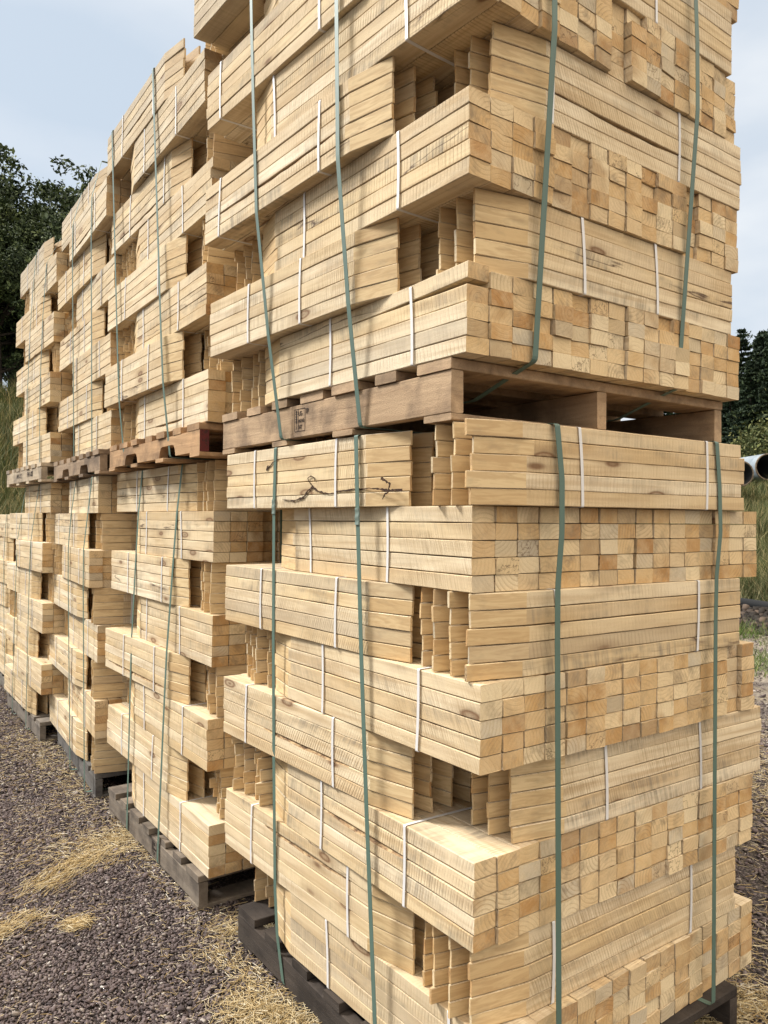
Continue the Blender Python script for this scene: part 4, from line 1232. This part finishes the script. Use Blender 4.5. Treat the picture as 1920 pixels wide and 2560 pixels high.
# --- tall grass
def grass(n, umin, umax, d0, d1, h0, h1, wd, seed):
    rn = np.random.RandomState(seed)
    u_ = rn.uniform(umin, umax, n)
    dist = d0 * (d1 / d0) ** rn.uniform(0, 1, n)
    dr = np.array(Fv)[None, :2] + np.array(Rv)[None, :2] * ((u_ - 960) / 1946.6)[:, None]
    dr /= np.linalg.norm(dr, axis=1)[:, None]
    X, Y = -1.15 + dr[:, 0] * dist, -1.27 + dr[:, 1] * dist
    Z = height(X, Y)
    k = Z > .03
    X, Y, Z, dist = X[k], Y[k], Z[k], dist[k]; n = len(X)
    patch = .65 + .5 * np.sin(X * .9 + 1.7 * np.sin(Y * .6)) * np.sin(Y * 1.1)
    h = rn.uniform(h0, h1, n) * patch.clip(.4, 1.2); a = rn.uniform(0, 6.283, n)
    w_ = wd * rn.uniform(.6, 1.5, n) * (.6 + dist / 40)
    ln = rn.normal(0, .28, (n, 2)) * h[:, None] + np.array([.06, -.03]) * h[:, None]
    px, py = np.cos(a) * w_, np.sin(a) * w_
    V = np.zeros((n, 6, 3))
    for s, (t, ww) in enumerate(((0, 1), (.55, .8), (1, .12))):
        cx, cy, cz = X + ln[:, 0] * t * t, Y + ln[:, 1] * t * t, Z - .02 + h * t * (1 - .12 * t)
        V[:, s * 2] = np.stack([cx + px * ww, cy + py * ww, cz], 1); V[:, s * 2 + 1] = np.stack([cx - px * ww, cy - py * ww, cz], 1)
    F = (np.array([(0, 1, 3, 2), (2, 3, 5, 4)])[None] + (np.arange(n) * 6)[:, None, None]).reshape(-1, 4)
    return V.reshape(-1, 3), F
gv, gf = [], []
off = 0
for a in ((52000, 1740, 2350, 12.2, 40, .45, 1.05, .006, 1), (42000, -420, 330, 11.5, 30, .5, 1.1, .007, 2), (14000, 400, 1740, 14.5, 40, .5, 1.0, .008, 3)):
    V, F = grass(*a)
    gv.append(V); gf.append(F + off); off += len(V)
tag(ob('tall_grass', npmesh('tall_grass', np.concatenate(gv), np.concatenate(gf), (GRASSM,))), kind='stuff')

# green tufts at the foot of the meadow
def tufts():
    rn = np.random.RandomState(8)
    Vs, Fs = [], []; off = 0
    for k in range(70):
        u_ = rn.uniform(1760, 2200); d_ = rn.uniform(8.0, 11.6)
        dr = np.array(Fv) + np.array(Rv) * (u_ - 960) / 1946.6; dr = dr[:2] / np.linalg.norm(dr[:2])
        x, y = -1.15 + dr[0] * d_, -1.27 + dr[1] * d_
        n = 60
        a = rn.uniform(0, 6.28, n); h = rn.uniform(.04, .16, n) * (1.5 if d_ > 10.6 else .8); X = x + rn.normal(0, .12, n); Y = y + rn.normal(0, .12, n)
        ln = rn.normal(0, .5, (n, 2)) * h[:, None]; w_ = .004
        V = np.stack([np.stack([X - np.sin(a) * w_, Y + np.cos(a) * w_, 0 * X], 1), np.stack([X + np.sin(a) * w_, Y - np.cos(a) * w_, 0 * X], 1), np.stack([X + ln[:, 0], Y + ln[:, 1], h], 1)], 1).reshape(-1, 3)
        Vs.append(V); Fs.append(np.arange(n * 3).reshape(n, 3) + off); off += len(V)
    return np.concatenate(Vs), np.concatenate(Fs)
TUFT = foliage_mat('green_weeds', [(0.0, (0.05, 0.085, 0.02)), (0.6, (0.09, 0.14, 0.035)), (1.0, (0.17, 0.20, 0.07))])
V, F = tufts()
tag(ob('green_weeds', npmesh('green_weeds', V, F, (TUFT,))), kind='stuff')

# --- steel culvert pipes lying in the meadow
PIPEO = MatB('galvanised_pipe', 0.45)
_n = PIPEO.noise(PIPEO.n('TexCoord').outputs['Object'], 3, 4, 0.6)
PIPEO.b.inputs['Metallic'].default_value = 0.0
PIPEO = PIPEO.done(PIPEO.ramp(_n, [(0.3, (0.15, 0.18, 0.21)), (0.7, (0.27, 0.31, 0.34))]))
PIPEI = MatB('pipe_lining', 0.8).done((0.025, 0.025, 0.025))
PIPER = MatB('rusty_rim', 0.8)
_n = PIPER.noise(PIPER.n('TexCoord').outputs['Object'], 12, 3, 0.6)
PIPER = PIPER.done(PIPER.ramp(_n, [(0.3, (0.10, 0.06, 0.035)), (0.7, (0.24, 0.20, 0.15))]))
def pipe(u_, dist, r, zc, label, L=5.0, yaw=None):
    dr = np.array(Fv) + np.array(Rv) * (u_ - 960) / 1946.6; dr = dr[:2] / np.linalg.norm(dr[:2])
    x, y = -1.15 + dr[0] * dist, -1.27 + dr[1] * dist
    th = .05; n = 48; V, F, mi = [], [], []
    ps = [(r, 0), (r, .05), (r, L), (r - th, L), (r - th, 0)]
    for (rr, l) in ps:
        for k in range(n):
            a = 2 * math.pi * k / n
            V.append((l, rr * math.cos(a), rr * math.sin(a)))
    for i in range(5):
        j = (i + 1) % 5
        for k in range(n):
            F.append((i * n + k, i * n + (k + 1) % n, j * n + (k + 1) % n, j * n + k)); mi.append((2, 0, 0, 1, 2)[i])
    o = ob('culvert_pipe', mesh('culvert_pipe', V, F, (PIPEO, PIPEI, PIPER), mi=mi, smooth=True), None, (x, y, zc), (0, 0, yaw))
    return tag(o, label, 'pipe', 'large pipes lying in the meadow')
YW = math.atan2(.53, .85) + .42
pipe(1852, 29, .44, 3.12, 'large steel pipe with rusty rim beside the nearest stack, left of two', yaw=YW)
pipe(1922, 33, .52, 3.58, 'large steel pipe cut by the right edge of the photo', yaw=YW)
pipe(1995, 35, .60, 3.45, 'large steel pipe just outside the right edge', yaw=YW)

# --- black plastic pipe and heap of dark debris at the foot of the meadow
BLK = MatB('black_plastic', 0.85).done((0.010, 0.011, 0.013))
def along(u_, d_):
    dr = np.array(Fv) + np.array(Rv) * (u_ - 960) / 1946.6; dr = dr[:2] / np.linalg.norm(dr[:2])
    return -1.15 + dr[0] * d_, -1.27 + dr[1] * d_
pp = [along(u_, d_) for u_, d_ in ((1560, 12.4), (1700, 12.2), (1800, 12.05), (1860, 11.95), (1920, 11.8), (2020, 11.5), (2200, 11.0))]
V, F = tube([(x, y, .33 + .02 * math.sin(i)) for i, (x, y) in enumerate(pp)], [.075] * len(pp), 12)
tag(ob('plastic_pipe', mesh('plastic_pipe', V, F, (BLK,), smooth=True)), 'black plastic pipe lying on dark rubble at the foot of the meadow', 'pipe')
def rubble():
    rn = np.random.RandomState(21); n = 5000
    n = 9000; u_ = rn.uniform(1600, 2200, n); t = rn.uniform(0, 1, n)
    base = np.interp(u_, [1560, 1860, 2200], [12.5, 11.9, 11.0]) + rn.normal(0, .15, n) - .08
    dr = np.array(Fv)[None, :2] + np.array(Rv)[None, :2] * ((u_ - 960) / 1946.6)[:, None]; dr /= np.linalg.norm(dr, axis=1)[:, None]
    X, Y = -1.15 + dr[:, 0] * base, -1.27 + dr[:, 1] * base
    off_ = np.abs(base - np.interp(u_, [1560, 1860, 2200], [12.45, 11.9, 10.95]))
    Z = np.clip(.30 - off_ * .8, 0, 1) * rn.uniform(.1, 1, n)
    s = rn.uniform(.015, .05, n)
    B = np.array([(-1, -1, -1), (1, -1, -1), (1, 1, -1), (-1, 1, -1), (-.7, -.8, 1), (.8, -.6, 1), (.6, .8, 1), (-.8, .7, 1)], float)[None] * (1 + rn.uniform(-.4, .4, (n, 8, 3))) * s[:, None, None]
    V = B + np.stack([X, Y, Z], 1)[:, None]
    F = (np.array([(0, 1, 5, 4), (1, 2, 6, 5), (2, 3, 7, 6), (3, 0, 4, 7), (4, 5, 6, 7), (3, 2, 1, 0)])[None] + (np.arange(n) * 8)[:, None, None]).reshape(-1, 4)
    return V.reshape(-1, 3), F
RUB = pmat('dark_rubble', [(0.0, (0.018, 0.015, 0.013)), (0.6, (0.045, 0.037, 0.031)), (1.0, (0.14, 0.10, 0.075))], 30)
V, F = rubble()
tag(ob('rubble_bank', npmesh('rubble_bank', V, F, (RUB,))), kind='stuff')

S.cycles.max_bounces = 6
